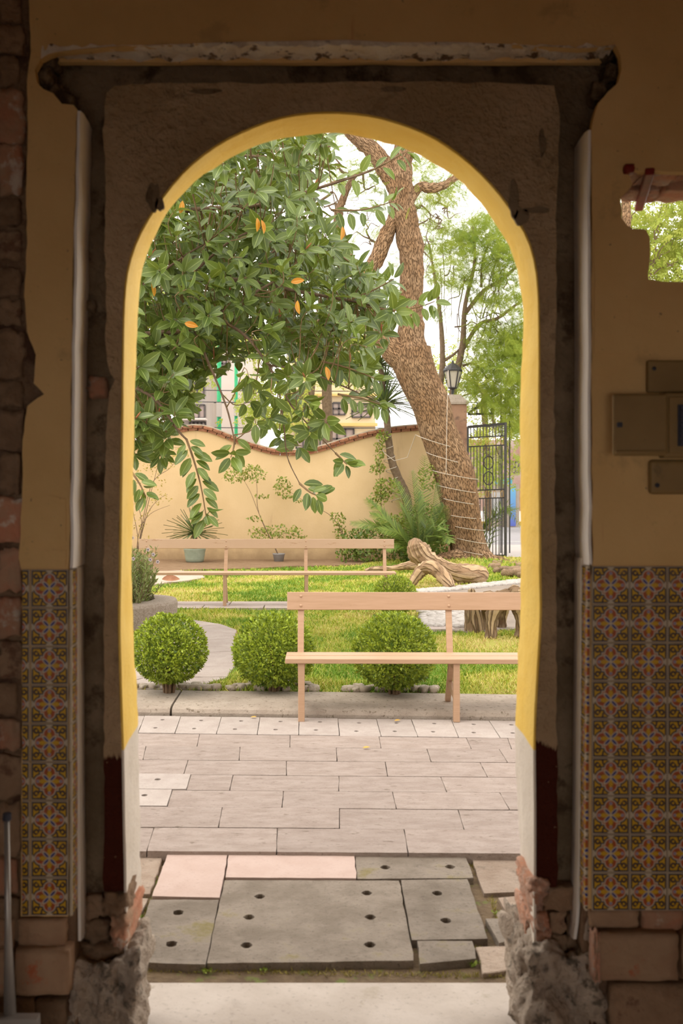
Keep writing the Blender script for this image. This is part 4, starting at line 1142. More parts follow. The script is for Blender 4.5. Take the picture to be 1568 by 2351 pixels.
leaves = []                                     # (pos, ydir, normal, scale, tint)
twigs = MB(); sheaths = []
def rosette(p, ax, n=8, L=0.175, parent=None):
    ax = Vector(ax).normalized()
    s1 = ax.orthogonal().normalized(); s2 = ax.cross(s1)
    a0 = U(0, 6.28)
    for i in range(n):
        a = a0 + i * 2.4; sp = 0.55 + 0.75 * (1 - i / n) + U(-.12, .12)     # outer leaves spread wider
        rad = s1 * math.cos(a) + s2 * math.sin(a)
        y = ax * math.cos(sp) + rad * math.sin(sp) + Vector((0, 0, -0.22))
        nr = ax * math.sin(sp) - rad * math.cos(sp) + Vector((U(-.25, .25), U(-.25, .25), 0.35))
        leaves.append((p - ax * (0.10 * (1 - i / n)) + y.normalized() * 0.025, y, nr, L * U(0.72, 1.12), min(1, max(0, random.gauss(0.40, 0.25)))))
    if R() < 0.22: sheaths.append((p, ax))
def spray(pts, n, L=0.165, hang=0.5):
    """a shoot with leaves set alternately along it"""
    q = [Vector(v) for v in smooth_path([tuple(p) for p in pts], 8)]
    twigs.tube(q, [0.011 - 0.007 * i / (len(q) - 1) for i in range(len(q))], 5)
    for i in range(n):
        t = (i + 0.5) / n * (len(q) - 1.01); k = int(t)
        p = q[k].lerp(q[k + 1], t - k); d = (q[k + 1] - q[k]).normalized()
        side = d.cross(Vector((0, -1, 0.3))).normalized() * (1 if i % 2 else -1)
        y = side * U(0.6, 1.0) + d * U(0.3, 0.7) + Vector((U(-.2, .2), U(-.5, .2), -hang * U(0.5, 1.2)))
        nr = Vector((U(-.3, .3), -0.8, U(0.3, 0.9)))
        leaves.append((p + y.normalized() * 0.03, y, nr, L * U(0.75, 1.1), min(1, max(0, random.gauss(0.5, 0.25)))))
    rosette(q[-1], q[-1] - q[-3], 5, L * 0.9)
rub = empty('rubber_tree', (-4.4, 10.0, ZL))
tag(rub, 'large rubber tree with glossy dark leaves reaching in from the left', 'tree')
tr_ = MB()
tr_.tube([(-4.4, 10.0, ZL - 0.05), (-4.35, 10.0, 0.8), (-4.2, 10.0, 2.0), (-4.0, 9.9, 3.2), (-3.6, 9.9, 4.6)], [0.34, 0.26, 0.23, 0.2, 0.14], 14, wob=0.25)
tr_.build('trunk', pmat('rubber_tree_bark', (0.26, 0.20, 0.15), (0.36, 0.29, 0.22), 6, 0.6, 30, 0.02), rub, smooth=True)
BR = [[(-280, 760, 9.9, .075), (60, 700, 9.8, .06), (330, 655, 9.7, .034), (430, 640, 9.7, .028), (560, 645, 9.7, .022), (700, 672, 9.8, .017), (800, 690, 9.8, .012), (905, 715, 9.7, .008)],
      [(-280, 800, 9.9, .07), (150, 790, 9.6, .04), (330, 768, 9.4, .026), (430, 757, 9.3, .022), (490, 728, 9.3, .019), (545, 695, 9.4, .015), (640, 640, 9.6, .010)],
      [(490, 728, 9.3, .016), (560, 768, 9.2, .013), (615, 838, 9.1, .011), (668, 930, 9.0, .007)],
      [(-200, 430, 10.2, .06), (200, 500, 10.0, .035), (460, 480, 9.9, .022), (600, 470, 9.9, .018), (730, 432, 9.8, .014), (850, 392, 9.7, .010), (925, 352, 9.7, .006)],
      [(-150, 800, 9.5, .035), (200, 860, 9.2, .022), (340, 905, 9.0, .014), (410, 990, 8.9, .010), (430, 1010, 8.9, .008)],
      [(430, 720, 9.4, .014), (480, 835, 9.2, .010), (520, 935, 9.1, .008), (540, 1020, 9.0, .005)],
      [(615, 838, 9.2, .010), (700, 852, 9.2, .008), (800, 892, 9.2, .006), (872, 925, 9.2, .004)],
      [(668, 930, 9.0, .008), (705, 972, 9.0, .006), (770, 1040, 9.0, .004)],
      [(640, 890, 9.1, .007), (652, 980, 9.0, .006), (660, 1050, 9.0, .005), (688, 1110, 9.0, .004)],
      [(560, 645, 9.8, .014), (650, 560, 9.9, .010), (740, 520, 9.9, .006)],
      [(430, 640, 9.6, .013), (520, 560, 9.6, .011), (600, 520, 9.7, .008)],
      [(330, 655, 9.5, .014), (420, 590, 9.4, .010), (470, 560, 9.4, .008)],
      [(-200, 300, 10.4, .05), (250, 330, 10.3, .03), (480, 350, 10.2, .02), (640, 360, 10.2, .012), (760, 335, 10.2, .008)]]
bpts = []
for b in BR:
    q = smooth_path(b, 6)
    pts = [P(a[0], a[1], a[2]) for a in q]
    MB().tube(pts, [a[3] for a in q], 8, wob=0.15).build('branch', M_bark_dk, rub, smooth=True)
    bpts += [p for p, a in zip(pts, q) if a[0] > 230]
region = [(250, 600), (330, 440), (430, 360), (540, 300), (660, 270), (748, 285), (758, 372), (722, 445), (738, 515), (788, 560), (835, 610), (880, 640), (920, 690), (915, 745), (872, 765), (842, 790), (850, 850), (800, 868), (735, 850), (700, 880), (600, 815), (520, 830), (468, 850), (440, 940), (392, 985), (372, 1050), (250, 1060)]
def twig_to(p, ax):
    best = min(bpts, key=lambda b: (b - p).length + (0.3 if b.x > p.x else 0))
    m_ = p - Vector(ax).normalized() * 0.14
    q = smooth_path([tuple(best), tuple(best.lerp(m_, 0.55) + Vector((0, 0, -0.04))), tuple(m_), tuple(p)], 3)
    twigs.tube(q, [0.006 - 0.003 * i / (len(q) - 1) for i in range(len(q))], 5)
cand = sample_poly(region, 2600); chosen = []
for c in cand:
    if all((c[0] - o[0]) ** 2 + (c[1] - o[1]) ** 2 > 19 ** 2 for o in chosen): chosen.append(c)
for x, y in chosen:
    d = U(8.8, 11.4)
    p = P(x, y, d)
    ax = (U(-.2, 1.0), U(-1.0, .1), U(-.25, .9))
    rosette(p, ax, random.randint(7, 10), U(0.155, 0.195))
    twig_to(p, ax)
back_reg = [(250, 600), (330, 440), (430, 360), (540, 300), (650, 280), (700, 330), (690, 440), (700, 520), (750, 580), (780, 640), (800, 720), (740, 790), (690, 800), (600, 760), (520, 760), (440, 800), (390, 900), (340, 960), (250, 1000)]
for x, y in sample_poly(back_reg, 230):
    rosette(P(x, y, U(11.2, 12.6)), (U(-.4, 1.0), U(-1.0, .2), U(-.4, .8)), random.randint(7, 9), U(0.18, 0.215))
for x, y in sample_poly([(-250, 480), (0, 330), (260, 300), (250, 620), (245, 1000), (60, 1040), (-250, 900)], 210):
    p = P(x, y, U(9.0, 11.8)); rosette(p, (U(-.8, .8), U(-1.0, .3), U(-.3, .9)), random.randint(6, 9), U(0.16, 0.20))
mid_reg = [(545, 890), (620, 850), (700, 890), (760, 950), (745, 1000), (690, 1030), (630, 1020), (570, 960)]
ch2 = []
for c in sample_poly(mid_reg, 200):
    if all((c[0] - o[0]) ** 2 + (c[1] - o[1]) ** 2 > 34 ** 2 for o in ch2): ch2.append(c)
for x, y in ch2:
    p = P(x, y, U(8.7, 9.6)); ax = (U(-.3, .8), U(-.9, 0), U(-.6, .3))
    rosette(p, ax, random.randint(5, 8), U(0.15, 0.18)); twig_to(p, ax)
def pp(*a): return [P(x, y, d) for x, y, d in a]
spray(pp((820, 700, 9.7), (900, 712, 9.6), (960, 705, 9.6), (998, 692, 9.5)), 13, 0.17)
spray(pp((800, 690, 9.7), (860, 665, 9.6), (905, 640, 9.5)), 9, 0.17)
spray(pp((760, 482, 9.9), (830, 482, 9.8), (905, 462, 9.7)), 11, 0.17, 0.8)
spray(pp((760, 420, 9.8), (850, 392, 9.7), (940, 345, 9.6)), 12, 0.16, 0.6)
spray(pp((428, 1008, 8.9), (446, 1060, 8.9), (462, 1120, 8.9), (474, 1190, 8.9)), 22, 0.165, 0.35)
spray(pp((540, 1000, 9.0), (536, 1030, 9.0), (530, 1050, 8.9)), 5, 0.17, 0.3)
spray(pp((688, 1110, 9.0), (712, 1130, 8.9), (735, 1140, 8.9)), 9, 0.155, 0.3)
spray(pp((770, 1040, 9.0), (785, 1055, 9.0), (796, 1066, 8.9)), 5, 0.165, 0.3)
spray(pp((740, 830, 9.3), (800, 845, 9.2), (868, 872, 9.2)), 15, 0.165, 0.8)
spray(pp((775, 905, 9.2), (830, 915, 9.2), (878, 930, 9.2)), 12, 0.155, 0.9)
spray(pp((300, 1080, 8.6), (320, 1110, 8.6), (335, 1140, 8.6)), 6, 0.15, 0.3)
spray(pp((740, 560, 9.8), (800, 600, 9.7), (840, 640, 9.7)), 8, 0.17, 0.5)
twigs.build('twig', M_twig_rub, rub, smooth=True)['kind'] = 'stuff'
# the 300 leaves nearest the viewer one by one, the rest together
leaves = [l for l in leaves if l[0].z > 0.7]
def inview(l):
    px, py = l[0].x / l[0].y * FP + HX, HY - (l[0].z - EYE) / l[0].y * FP
    return 310 < px < 1195 and 300 < py < 1200
order = sorted(range(len(leaves)), key=lambda i: (not inview(leaves[i]), leaves[i][0].y - leaves[i][3] * 12))
near_i = order[:300]; rest = [leaves[i] for i in order[300:]]
lsh = []
for k in range(6):
    ml = cloud_mesh('leaf', RLV, RLF, [(0, 0, 0)], [(0, 1, 0)], [(0, 0, 1)], [1.0], uv=RLU, tint=[0.12 + 0.15 * k])
    ml.materials.append(M_rub); ml.polygons.foreach_set('use_smooth', [True] * len(ml.polygons)); lsh.append(ml)
mo = cloud_mesh('leaf', RLV, RLF, [(0, 0, 0)], [(0, 1, 0)], [(0, 0, 1)], [1.0], uv=RLU, tint=[0.4]); mo.materials.append(M_rub_old)
def place_leaf(me, p, y, nr, s_):
    y = Vector(y).normalized(); z = Vector(nr); z = (z - y * z.dot(y)).normalized(); x = y.cross(z)
    o = bpy.data.objects.new('leaf', me); C.objects.link(o); o.parent = rub
    m_ = Matrix((x, y, z)).transposed().to_4x4() @ Matrix.Scale(s_, 4); m_.translation = Vector(p) - rub.location
    o.matrix_basis = m_
    return o
for i in near_i:
    p, y, nr, s_, t = leaves[i]
    place_leaf(lsh[min(5, int(t * 6))], p, y, nr, s_)
me = cloud_mesh('foliage', RLV, RLF, [tuple(l[0]) for l in rest], [tuple(l[1]) for l in rest], [tuple(l[2]) for l in rest], [l[3] for l in rest], uv=RLU, tint=[l[4] for l in rest])
f = obj('foliage', me, M_rub, rub, smooth=True); f['kind'] = 'stuff'
for x, y_, d, yv in ((590, 500, 8.7, (0.1, 0, -1)), (600, 505, 8.72, (0.3, 0, -1)), (683, 690, 8.7, (0.05, -0.1, -1)), (668, 648, 8.8, (0.9, -0.2, 0.15)), (424, 742, 8.7, (1, -.2, -.25)), (748, 842, 8.7, (0.25, -0.1, -0.9)), (412, 490, 8.8, (0.3, 0, 0.9)), (786, 520, 8.9, (0.0, 0, -1)), (348, 650, 8.9, (0.3, 0, -1))):
    o = place_leaf(mo, P(x, y_, d), yv, (U(.5, 1.1) * random.choice((-1, 1)), -0.8, 0.2), 0.115); o['label'] = 'orange withered leaf'
for p, ax in sheaths[:40]:
    q = MB(); ax = Vector(ax).normalized()
    q.tube([p, p + ax * 0.05, p + ax * 0.11], [0.007, 0.008, 0.001], 6); q.build('bud_sheath', M_sheath, rub)

# ================================================================== the big leaning tree with string lights
def bark_mat(name, c1, c2, c3, sx=26, sy=6):
    q = NT(name); uv = q.n('ShaderNodeTexCoord').outputs['UV']
    st = q.mapping(uv, (sx, sy, 1))
    ob = q.n('ShaderNodeNewGeometry').outputs['Position']
    nz = q.noise(st, 1.0, 5, 0.65, 0.6)
    vo = q.n('ShaderNodeTexVoronoi', feature='DISTANCE_TO_EDGE'); vo.inputs['Scale'].default_value = 1.0; q.l(st, vo.inputs['Vector'])
    crack = q.step(q.math('ADD', vo.outputs['Distance'], q.math('MULTIPLY', q.math('SUBTRACT', nz, 0.5), 0.35)), 0.02, 0.16)
    col = q.mix(crack, c3, q.mix(q.step(q.noise(ob, 2.2, 5, 0.6), 0.35, 0.65), c1, c2))
    q.l(col, q.b.inputs['Base Color']); q.set(0.9, 0.15)
    q.bump(q.math('ADD', crack, q.math('MULTIPLY', nz, 0.8)), 1.0, 0.035)
    return q.m
M_bark = bark_mat('deeply_cracked_tan_bark', (0.39, 0.225, 0.115), (0.49, 0.315, 0.18), (0.14, 0.08, 0.04), 46, 8)
DT = 22.0
big = empty('leaning_tree', G(1085, 1290, ZL)); big.location.y = DT
tag(big, 'big leaning tree with cracked tan bark wound with white wire', 'tree')
tk = [(1092, 1330, 62), (1086, 1296, 54), (1079, 1272, 45), (1072, 1240, 41), (1062, 1190, 42), (1051, 1130, 45), (1043, 1085, 46), (1022, 1030, 44), (1005, 985, 42), (990, 930, 44), (966, 880, 44), (950, 838, 46), (945, 800, 44)]
tp = [P(x, y, DT) for x, y, r in smooth_path(tk, 5)]; trd = [r / FP * DT for x, y, r in smooth_path(tk, 5)]
fl_ = lambda a, L: 1 + (0.10 * math.cos(3 * a + 0.6) + 0.07 * math.cos(5 * a + 1.0)) * max(0.25, 1.1 - L * 0.28) + 0.04 * mnoise.noise(Vector((math.cos(a) * 2, math.sin(a) * 2, L * 1.4)))
MB().tube(tp, trd, 36, flute=fl_).build('trunk', M_bark, big, smooth=True)
def limb(mb, pts, d0=DT, n=14, wob=0.2, seed=0, sm=5):
    q = smooth_path(pts, sm)
    mb.tube([P(a[0], a[1], d0 + (a[3] if len(a) > 3 else 0)) for a in q], [a[2] / FP * d0 for a in q], n, wob=wob, seed=seed)
def tlimb(nm, pts, **kw):
    m_ = MB(); limb(m_, pts, **kw); return m_.build(nm, M_bark, big, smooth=True)
tlimb('limb', [(948, 830, 40), (944, 780, 33), (944, 720, 27), (946, 660, 27), (944, 600, 28), (938, 540, 29), (924, 470, 28), (918, 410, 29), (924, 360, 24), (934, 300, 22), (940, 200, 20)], n=22)
tlimb('limb', [(950, 850, 36), (915, 815, 33), (880, 775, 25), (858, 720, 22), (846, 660, 22), (834, 635, 22), (800, 605, 20), (786, 560, 15), (776, 500, 11), (790, 450, 8), (815, 400, 6)], n=16, seed=2)
tlimb('limb', [(838, 640, 18), (862, 600, 18), (885, 545, 17), (905, 500, 16), (918, 450, 14)], n=14, seed=3)
tlimb('limb', [(918, 440, 26), (890, 395, 22), (860, 350, 20), (820, 315, 18), (770, 260, 16), (700, 200, 12)], n=14, seed=4)
tlimb('limb', [(940, 465, 10), (962, 430, 11), (990, 432, 12), (1020, 425, 9), (1050, 405, 8), (1120, 360, 6)], n=10, seed=5)
# roots that grip the ground
for pts in ([(1055, 1278, 20), (1020, 1285, 15), (985, 1290, 11), (950, 1296, 6)], [(1110, 1280, 20), (1128, 1296, 14), (1142, 1306, 9), (1160, 1312, 4)], [(1095, 1290, 20), (1110, 1310, 14), (1108, 1326, 8)], [(1068, 1290, 22), (1050, 1302, 14), (1030, 1308, 7)], [(1120, 1285, 14), (1150, 1288, 10), (1175, 1296, 6), (1195, 1300, 4)]):
    tlimb('root', [(x, y, r, -0.3 - 0.25 * i) for i, (x, y, r) in enumerate(pts)], n=10, seed=9)
# dark thin limbs behind
M_limb = pmat('thin_dark_limb_bark', (0.17, 0.115, 0.07), (0.25, 0.175, 0.11), 15, 0.4, 40, 0.01)
lb = MB()
def rand_limb(mb, x0, y0, x1, y1, r0, d, kink=12):
    pts = []
    n = 5
    for i in range(n + 1):
        t = i / n
        pts.append((x0 + (x1 - x0) * t + (U(-kink, kink) if 0 < i < n else 0), y0 + (y1 - y0) * t + (U(-kink, kink) if 0 < i else 0), r0 * (1 - 0.75 * t)))
    limb(mb, pts, d, 6, 0.0, 0, 3)
    return pts
for a in ((945, 470, 1000, 500, 3.5), (1000, 500, 1020, 530, 2), (950, 520, 1010, 505, 2.5), (790, 470, 740, 470, 4), (760, 440, 700, 500, 4), (775, 500, 760, 440, 4), (815, 400, 860, 440, 4), (860, 560, 810, 540, 3), (800, 400, 760, 350, 4), (868, 470, 830, 500, 2.4), (850, 550, 830, 490, 2.4), (1000, 440, 1015, 480, 3), (1015, 480, 1060, 500, 2.2), (1000, 490, 990, 530, 1.6), (975, 560, 985, 640, 2.0), (985, 560, 970, 470, 1.6)):
    q = rand_limb(lb, *a[:4], a[4], 23.5)
    for _ in range(2):
        x, y, r = q[random.randint(1, 4)]
        rand_limb(lb, x, y, x + U(-45, 45), y + U(-40, 35), r * 0.7, 23.5, 8)
lb.build('thin_limb', M_limb, big, smooth=True)['kind'] = 'stuff'
# feathery leaves
def frond_base(pairs=10, wdt=0.30, leaf_w=0.024):
    v, f = [], []
    for i in range(pairs):
        t = 0.12 + 0.86 * i / pairs; w_ = wdt * math.sin(math.pi * min(1, 0.18 + t * 0.86)) 
        for s_ in (-1, 1):
            o = len(v)
            v += [(0, t, 0), (s_ * w_ * 0.5, t + 0.05 + leaf_w, -0.03), (s_ * w_, t + 0.10, -0.08), (s_ * w_ * 0.5, t + 0.05 - leaf_w, -0.03)]
            f.append((o, o + 1, o + 2, o + 3) if s_ < 0 else (o, o + 3, o + 2, o + 1))
    o = len(v); v += [(-0.006, 0, 0), (0.006, 0, 0), (0.004, 1.0, -0.02), (-0.004, 1.0, -0.02)]; f.append((o, o + 1, o + 2, o + 3))
    return v, f
FV, FF = frond_base()
def sprig_base(n=7, seed=1):
    r_ = random.Random(seed); v, f = [], []
    for i in range(n):
        t = i / n; a = (1 if i % 2 else -1) * r_.uniform(0.5, 1.1) * (1 - 0.6 * t); L = r_.uniform(0.28, 0.42); c, s_ = math.cos(a), math.sin(a)
        for q in (0,):
            o = len(v); z = r_.uniform(-0.12, 0.12)
            for x, y, zz in DIA_V: v.append((x * L * c + y * L * s_, t * 0.8 - x * L * s_ + y * L * c, zz * L + z))
            f.append((o, o + 2, o + 3, o + 1))
    return v, f
SV, SF = sprig_base()
M_feather = leaf_mat('feathery_leaf', (0.12, 0.22, 0.025), (0.42, 0.50, 0.07), 0.6, 0.2, 0.40)
M_street_leaf = leaf_mat('yellow_green_street_tree_leaf', (0.26, 0.36, 0.06), (0.60, 0.62, 0.14), 0.6, 0.2, 0.45)  # light yellow-green leaf colour, paler than the feathery leaves
def foliage(parent, polys, mat, base, d0, d1, size, name='foliage', droop=0.5, clump=26, tmean=0.5):
    pos, yd, nr, sc_, ti = [], [], [], [], []
    for poly, n in polys:
        k = max(1, n // clump)
        for c in sample_poly(poly, k):
            dc = U(d0, d1); spread = U(14, 34); tc = random.gauss(tmean, 0.18)
            fall = Vector((U(-1, 1), U(-1, 1), U(-.7, .5)))
            for _ in range(clump):
                x, y = random.gauss(c[0], spread), random.gauss(c[1], spread * 0.55)
                p = P(x, y, dc + random.gauss(0, 0.5)); pos.append(tuple(p))
                v = fall + Vector((U(-1, 1), U(-1, 1), U(-1, .6) - droop * 0.6)); yd.append(tuple(v)); nr.append((U(-.6, .6), U(-1, .2), U(0.1, 1)))
                sc_.append(U(*size)); ti.append(min(1, max(0, random.gauss(tc, 0.16))))
    me = cloud_mesh(name, base[0], base[1], pos, yd, nr, sc_, tint=ti)
    o = obj(name, me, mat, parent); o['kind'] = 'stuff'
    return o
foliage(big, [([(735, 300), (905, 300), (895, 420), (800, 470), (735, 440)], 330), ([(942, 340), (1050, 385), (1035, 455), (955, 455)], 260), ([(740, 450), (920, 450), (900, 700), (780, 620)], 130), ([(960, 440), (1150, 440), (1180, 640), (985, 650)], 200)], M_feather, (FV, FF), 22.5, 24.5, (0.22, 0.36), tmean=0.6)
# white wire wound round the trunk in a long spiral
wr = [((956, 998), (1048, 1028)), ((980, 1038), (1068, 1064)), ((990, 1078), (1096, 1100)), ((1002, 1112), (1098, 1131)), ((1013, 1142), (1100, 1158)), ((1026, 1180), (1106, 1190)), ((1035, 1205), (1113, 1217)), ((1040, 1232), (1122, 1248)), ((1046, 1260), (1134, 1276))]
wp = [P(865, 1005, 22.6), P(882, 1040, 22.4), P(905, 1058, 22.3), P(935, 1050, 22.2)]
for i, (a, b) in enumerate(wr):
    mid_ = ((a[0] + b[0]) / 2, (a[1] + b[1]) / 2); rx = (b[0] - a[0]) / 2 / FP * DT * 1.04
    for k in range(13):
        t = -1 + 2 * k / 12; bow = math.sqrt(max(0, 1 - t * t))
        wp.append(P(mid_[0] + t * (b[0] - a[0]) / 2 * 1.04, mid_[1] + t * (b[1] - a[1]) / 2 + 3 * bow, DT - rx * 1.18 * bow))
    if i + 1 < len(wr):
        c = wr[i + 1][0]
        for k in (0.25, 0.5, 0.75): wp.append(P(b[0] + (c[0] - b[0]) * k, b[1] + (c[1] - b[1]) * k, DT + rx * math.sin(k * math.pi)))
tag(MB().tube(wp, 0.0065, 6).build('string_light_wire', pmat('white_wire', (0.66, 0.58, 0.48), (0.58, 0.5, 0.4), 10, 0), smooth=True), 'white wire spiralling down the leaning trunk', 'wire')
tag(MB().tube([P(1029, 850, 21.4), P(1026, 960, 21.4), P(1024, 1085, 21.3)], 0.006, 5).build('hanging_wire', bpy.data.materials['white_wire']), 'thin pale wire hanging straight down in front of the trunk', 'wire')

# ================================================================== slender feathery trees by the gate
sl = empty('feathery_tree', G(1038, 1272, ZL)); sl.location.y = 25.2
tag(sl, 'slender twin-stemmed tree with feathery leaves growing beside the gate', 'tree')
sm_ = MB()
for pts in ([(1042, 1275, 10), (1035, 1100, 9), (1028, 980, 8), (1012, 900, 7), (1016, 830, 6.5), (1012, 740, 5), (1000, 650, 3.5), (985, 560, 2)],
            [(1040, 1275, 11), (1034, 1000, 9), (1036, 925, 8.5), (1050, 850, 8), (1062, 790, 7), (1068, 700, 5), (1090, 600, 3.5), (1085, 520, 2)],
            [(1064, 800, 5), (1100, 745, 4.5), (1140, 732, 4), (1185, 700, 3), (1240, 660, 2)], [(1068, 720, 5), (1110, 668, 4.5), (1150, 645, 4), (1180, 618, 3), (1260, 560, 2)], [(1016, 830, 4), (1040, 815, 3), (1056, 800, 2)], [(1062, 840, 3), (1090, 836, 2.5), (1120, 870, 1.5)], [(1105, 660, 3), (1108, 600, 2.5), (1130, 540, 1.5)]):
    m_ = MB(); limb(m_, pts, 25.2, 8, 0.1); m_.build('stem', M_limb, sl, smooth=True)
for _ in range(26): rand_limb(sm_, U(1010, 1180), U(560, 800), U(1000, 1200), U(520, 880), U(1.2, 2.2), 25.6, 10)
sm_.build('twig', M_limb, sl, smooth=True)['kind'] = 'stuff'
foliage(sl, [([(1010, 480), (1110, 455), (1180, 560), (1240, 700), (1240, 960), (1130, 965), (1055, 905), (1090, 770), (1060, 650), (985, 640), (990, 520)], 2900), ([(1090, 520), (1240, 600), (1240, 780), (1110, 760)], 900), ([(1040, 450), (1150, 470), (1190, 580), (1060, 560)], 420), ([(1090, 780), (1240, 740), (1240, 960), (1120, 950)], 1300), ([(960, 520), (1040, 640), (1020, 760), (985, 720)], 130), ([(1072, 1050), (1110, 1050), (1140, 1100), (1100, 1140)], 70), ([(1135, 925), (1240, 930), (1200, 1010), (1150, 985)], 200)], M_feather, (FV, FF), 24.3, 26.5, (0.20, 0.34), tmean=0.5)

# tree seen through the ragged hole
ht = empty('pale_tree', (7.6, 29.0, ZL)); tag(ht, 'pale yellow-green tree seen through the ragged hole in the wall', 'tree')
hm = MB()
limb(hm, [(1436, 1260, 13), (1436, 900, 12), (1437, 560, 11), (1438, 420, 10), (1440, 250, 9)], 27.0, 12, 0.15)
hm.build('trunk', M_bark, ht, smooth=True)
hm = MB()
for a in ((1490, 640, 1520, 470, 3), (1480, 620, 1545, 560, 2.4), (1490, 600, 1560, 540, 2), (1500, 560, 1530, 460, 2), (1500, 630, 1570, 590, 2), (1530, 600, 1570, 640, 2), (1440, 520, 1470, 450, 2)): rand_limb(hm, *a, 28.0, 6)
hm.build('limb', M_limb, ht)['kind'] = 'stuff'
foliage(ht, [([(1400, 400), (1720, 400), (1720, 690), (1400, 690)], 5600)], M_street_leaf, (SV, SF), 27.5, 32, (0.22, 0.38), tmean=0.62)
# street trees beyond the wall, each its own
def street_tree(label, trunk, polys, d, tm=0.55, r0=8):
    x, yb = trunk[0][0], trunk[0][1]
    rt = empty('street_tree', (P(x, yb, d).x, d, 0.05)); tag(rt, label, 'tree', 'street trees beyond the garden wall')
    m_ = MB(); limb(m_, [(x, HY + (EYE - 0.02) * FP / d, trunk[0][2])] + list(trunk), d, 10, 0.15); m_.build('trunk', M_limb, rt, smooth=True)
    m_ = MB()
    for poly, n in polys:
        for _ in range(7):
            (a, b), = sample_poly(poly, 1); tx, ty = trunk[-1][:2]
            rand_limb(m_, tx, ty, a, b, 3.0, d, 10)
    m_.build('limb', M_limb, rt)['kind'] = 'stuff'
    foliage(rt, polys, M_street_leaf, (SV, SF), d - 1.5, d + 1.5, (0.25, 0.40), tmean=tm)
street_tree('yellow-green street tree behind the left end of the cream wall', [(345, 980, 9), (340, 850, 8), (335, 740, 7)], [([(290, 640), (470, 660), (490, 800), (440, 900), (415, 985), (290, 960)], 1500)], 33)
street_tree('brown-trunked street tree rising above the dip of the cream wall', [(752, 1015, 13), (750, 900, 12), (745, 800, 11), (735, 720, 10)], [([(560, 760), (700, 720), (860, 700), (880, 800), (840, 860), (760, 880), (640, 1000), (570, 940)], 1150)], 31)
street_tree('thin street tree in front of the yellow building', [(712, 1000, 7), (714, 930, 6), (720, 880, 5)], [([(560, 900), (700, 890), (720, 985), (600, 1000)], 380)], 34)
street_tree('light green street tree filling the view behind the gate', [(1120, 1120, 8), (1115, 1000, 7), (1110, 900, 6)], [([(960, 820), (1100, 780), (1250, 790), (1250, 1060), (1180, 1100), (1075, 1110), (1010, 960), (965, 900)], 2400)], 40, 0.65)
# ================================================================== boundary wall
YW = 23.0
def bmat():
    q = NT('cream_boundary_wall'); pos = q.n('ShaderNodeNewGeometry').outputs['Position']
    sp = q.n('ShaderNodeSeparateXYZ'); q.l(pos, sp.inputs[0])
    col = q.mix(q.step(q.noise(pos, 0.9, 5, 0.6), 0.35, 0.65), (0.56, 0.395, 0.21), (0.61, 0.44, 0.245))
    st = q.mapping(pos, (2.2, 2.2, 0.35))
    col = q.mix(q.math('MULTIPLY', q.step(q.noise(st, 1.6, 5, 0.65), 0.58, 0.74), 0.5), col, (0.38, 0.26, 0.14))
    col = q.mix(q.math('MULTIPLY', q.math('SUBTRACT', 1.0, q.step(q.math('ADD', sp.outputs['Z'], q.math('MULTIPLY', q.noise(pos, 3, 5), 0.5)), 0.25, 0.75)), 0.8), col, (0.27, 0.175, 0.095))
    q.l(col, q.b.inputs['Base Color']); q.set(0.9, 0.15); q.bump(q.noise(pos, 20, 5), 0.3, 0.01)
    return q.m
M_bwall = bmat()
top_px = [(-420, 985), (-300, 1000), (-160, 1040), (-20, 1036), (120, 1010), (230, 1002), (300, 1030), (345, 1022), (380, 1004), (430, 990), (470, 991), (510, 1004), (550, 1020), (590, 1034), (630, 1044), (670, 1046), (710, 1043), (750, 1033), (800, 1017), (850, 1003), (900, 994), (940, 990), (975, 988), (1022, 987)]
tops = [P(x, y, YW) for x, y in [tuple(q) for q in smooth_path(top_px, 3)]]
ol = [(p.x, p.z) for p in tops] + [(tops[-1].x, 0.0), (tops[0].x, 0.0)]
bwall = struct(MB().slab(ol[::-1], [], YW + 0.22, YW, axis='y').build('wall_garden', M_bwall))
bwall['label'] = 'cream garden wall with a waving top edge'
M_cap = pmat('weathered_red_brick', (0.33, 0.13, 0.07), (0.42, 0.20, 0.11), 9, 0.6, 40, 0.012, c3=(0.22, 0.15, 0.10), s3=8, t3=(0.56, 0.68), rand=0.2)
M_capgrey = pmat('mossy_cap_mortar', (0.34, 0.29, 0.20), (0.42, 0.36, 0.26), 5, 0.5, 30, 0.01, coord='World')
# brick coping: two courses of bricks following the wave
L = 0.0; seglen = 0.21
cum = [0.0]
for a, b in zip(tops, tops[1:]): cum.append(cum[-1] + (b - a).length)
def along(s):
    k = 0
    while k < len(cum) - 2 and cum[k + 1] < s: k += 1
    t = (s - cum[k]) / max(cum[k + 1] - cum[k], 1e-6)
    return tops[k].lerp(tops[k + 1], t), (tops[k + 1] - tops[k]).normalized()
s_ = along_max = cum[-1]
bm1 = rock_mesh('brick', (0.098, 0.17, 0.030), 0.06, 3, 2, 0.92); bm1.materials.append(M_cap)
bm2 = rock_mesh('brick', (0.098, 0.145, 0.028), 0.06, 5, 2, 0.92); bm2.materials.append(M_cap)
for course, (me_, dz, off) in enumerate(((bm2, 0.028, 0.0), (bm1, 0.086, 0.105))):
    s = off + 0.1
    while s < cum[-1] - 0.05:
        p, t = along(s)
        o = bpy.data.objects.new('brick', me_); C.objects.link(o); o.parent = bwall
        o.location = p + Vector((-t.z, 0, t.x)) * dz + Vector((0, 0.11 - (0.03 if course else 0.01), 0)); o.rotation_euler = (0, -math.atan2(t.z, t.x), 0)
        s += seglen
m_ = MB(); m_.tube([p + Vector((0, 0.11, 0.125)) for p in tops], 0.03, 6); m_.build('coping_mortar', M_capgrey, bwall)
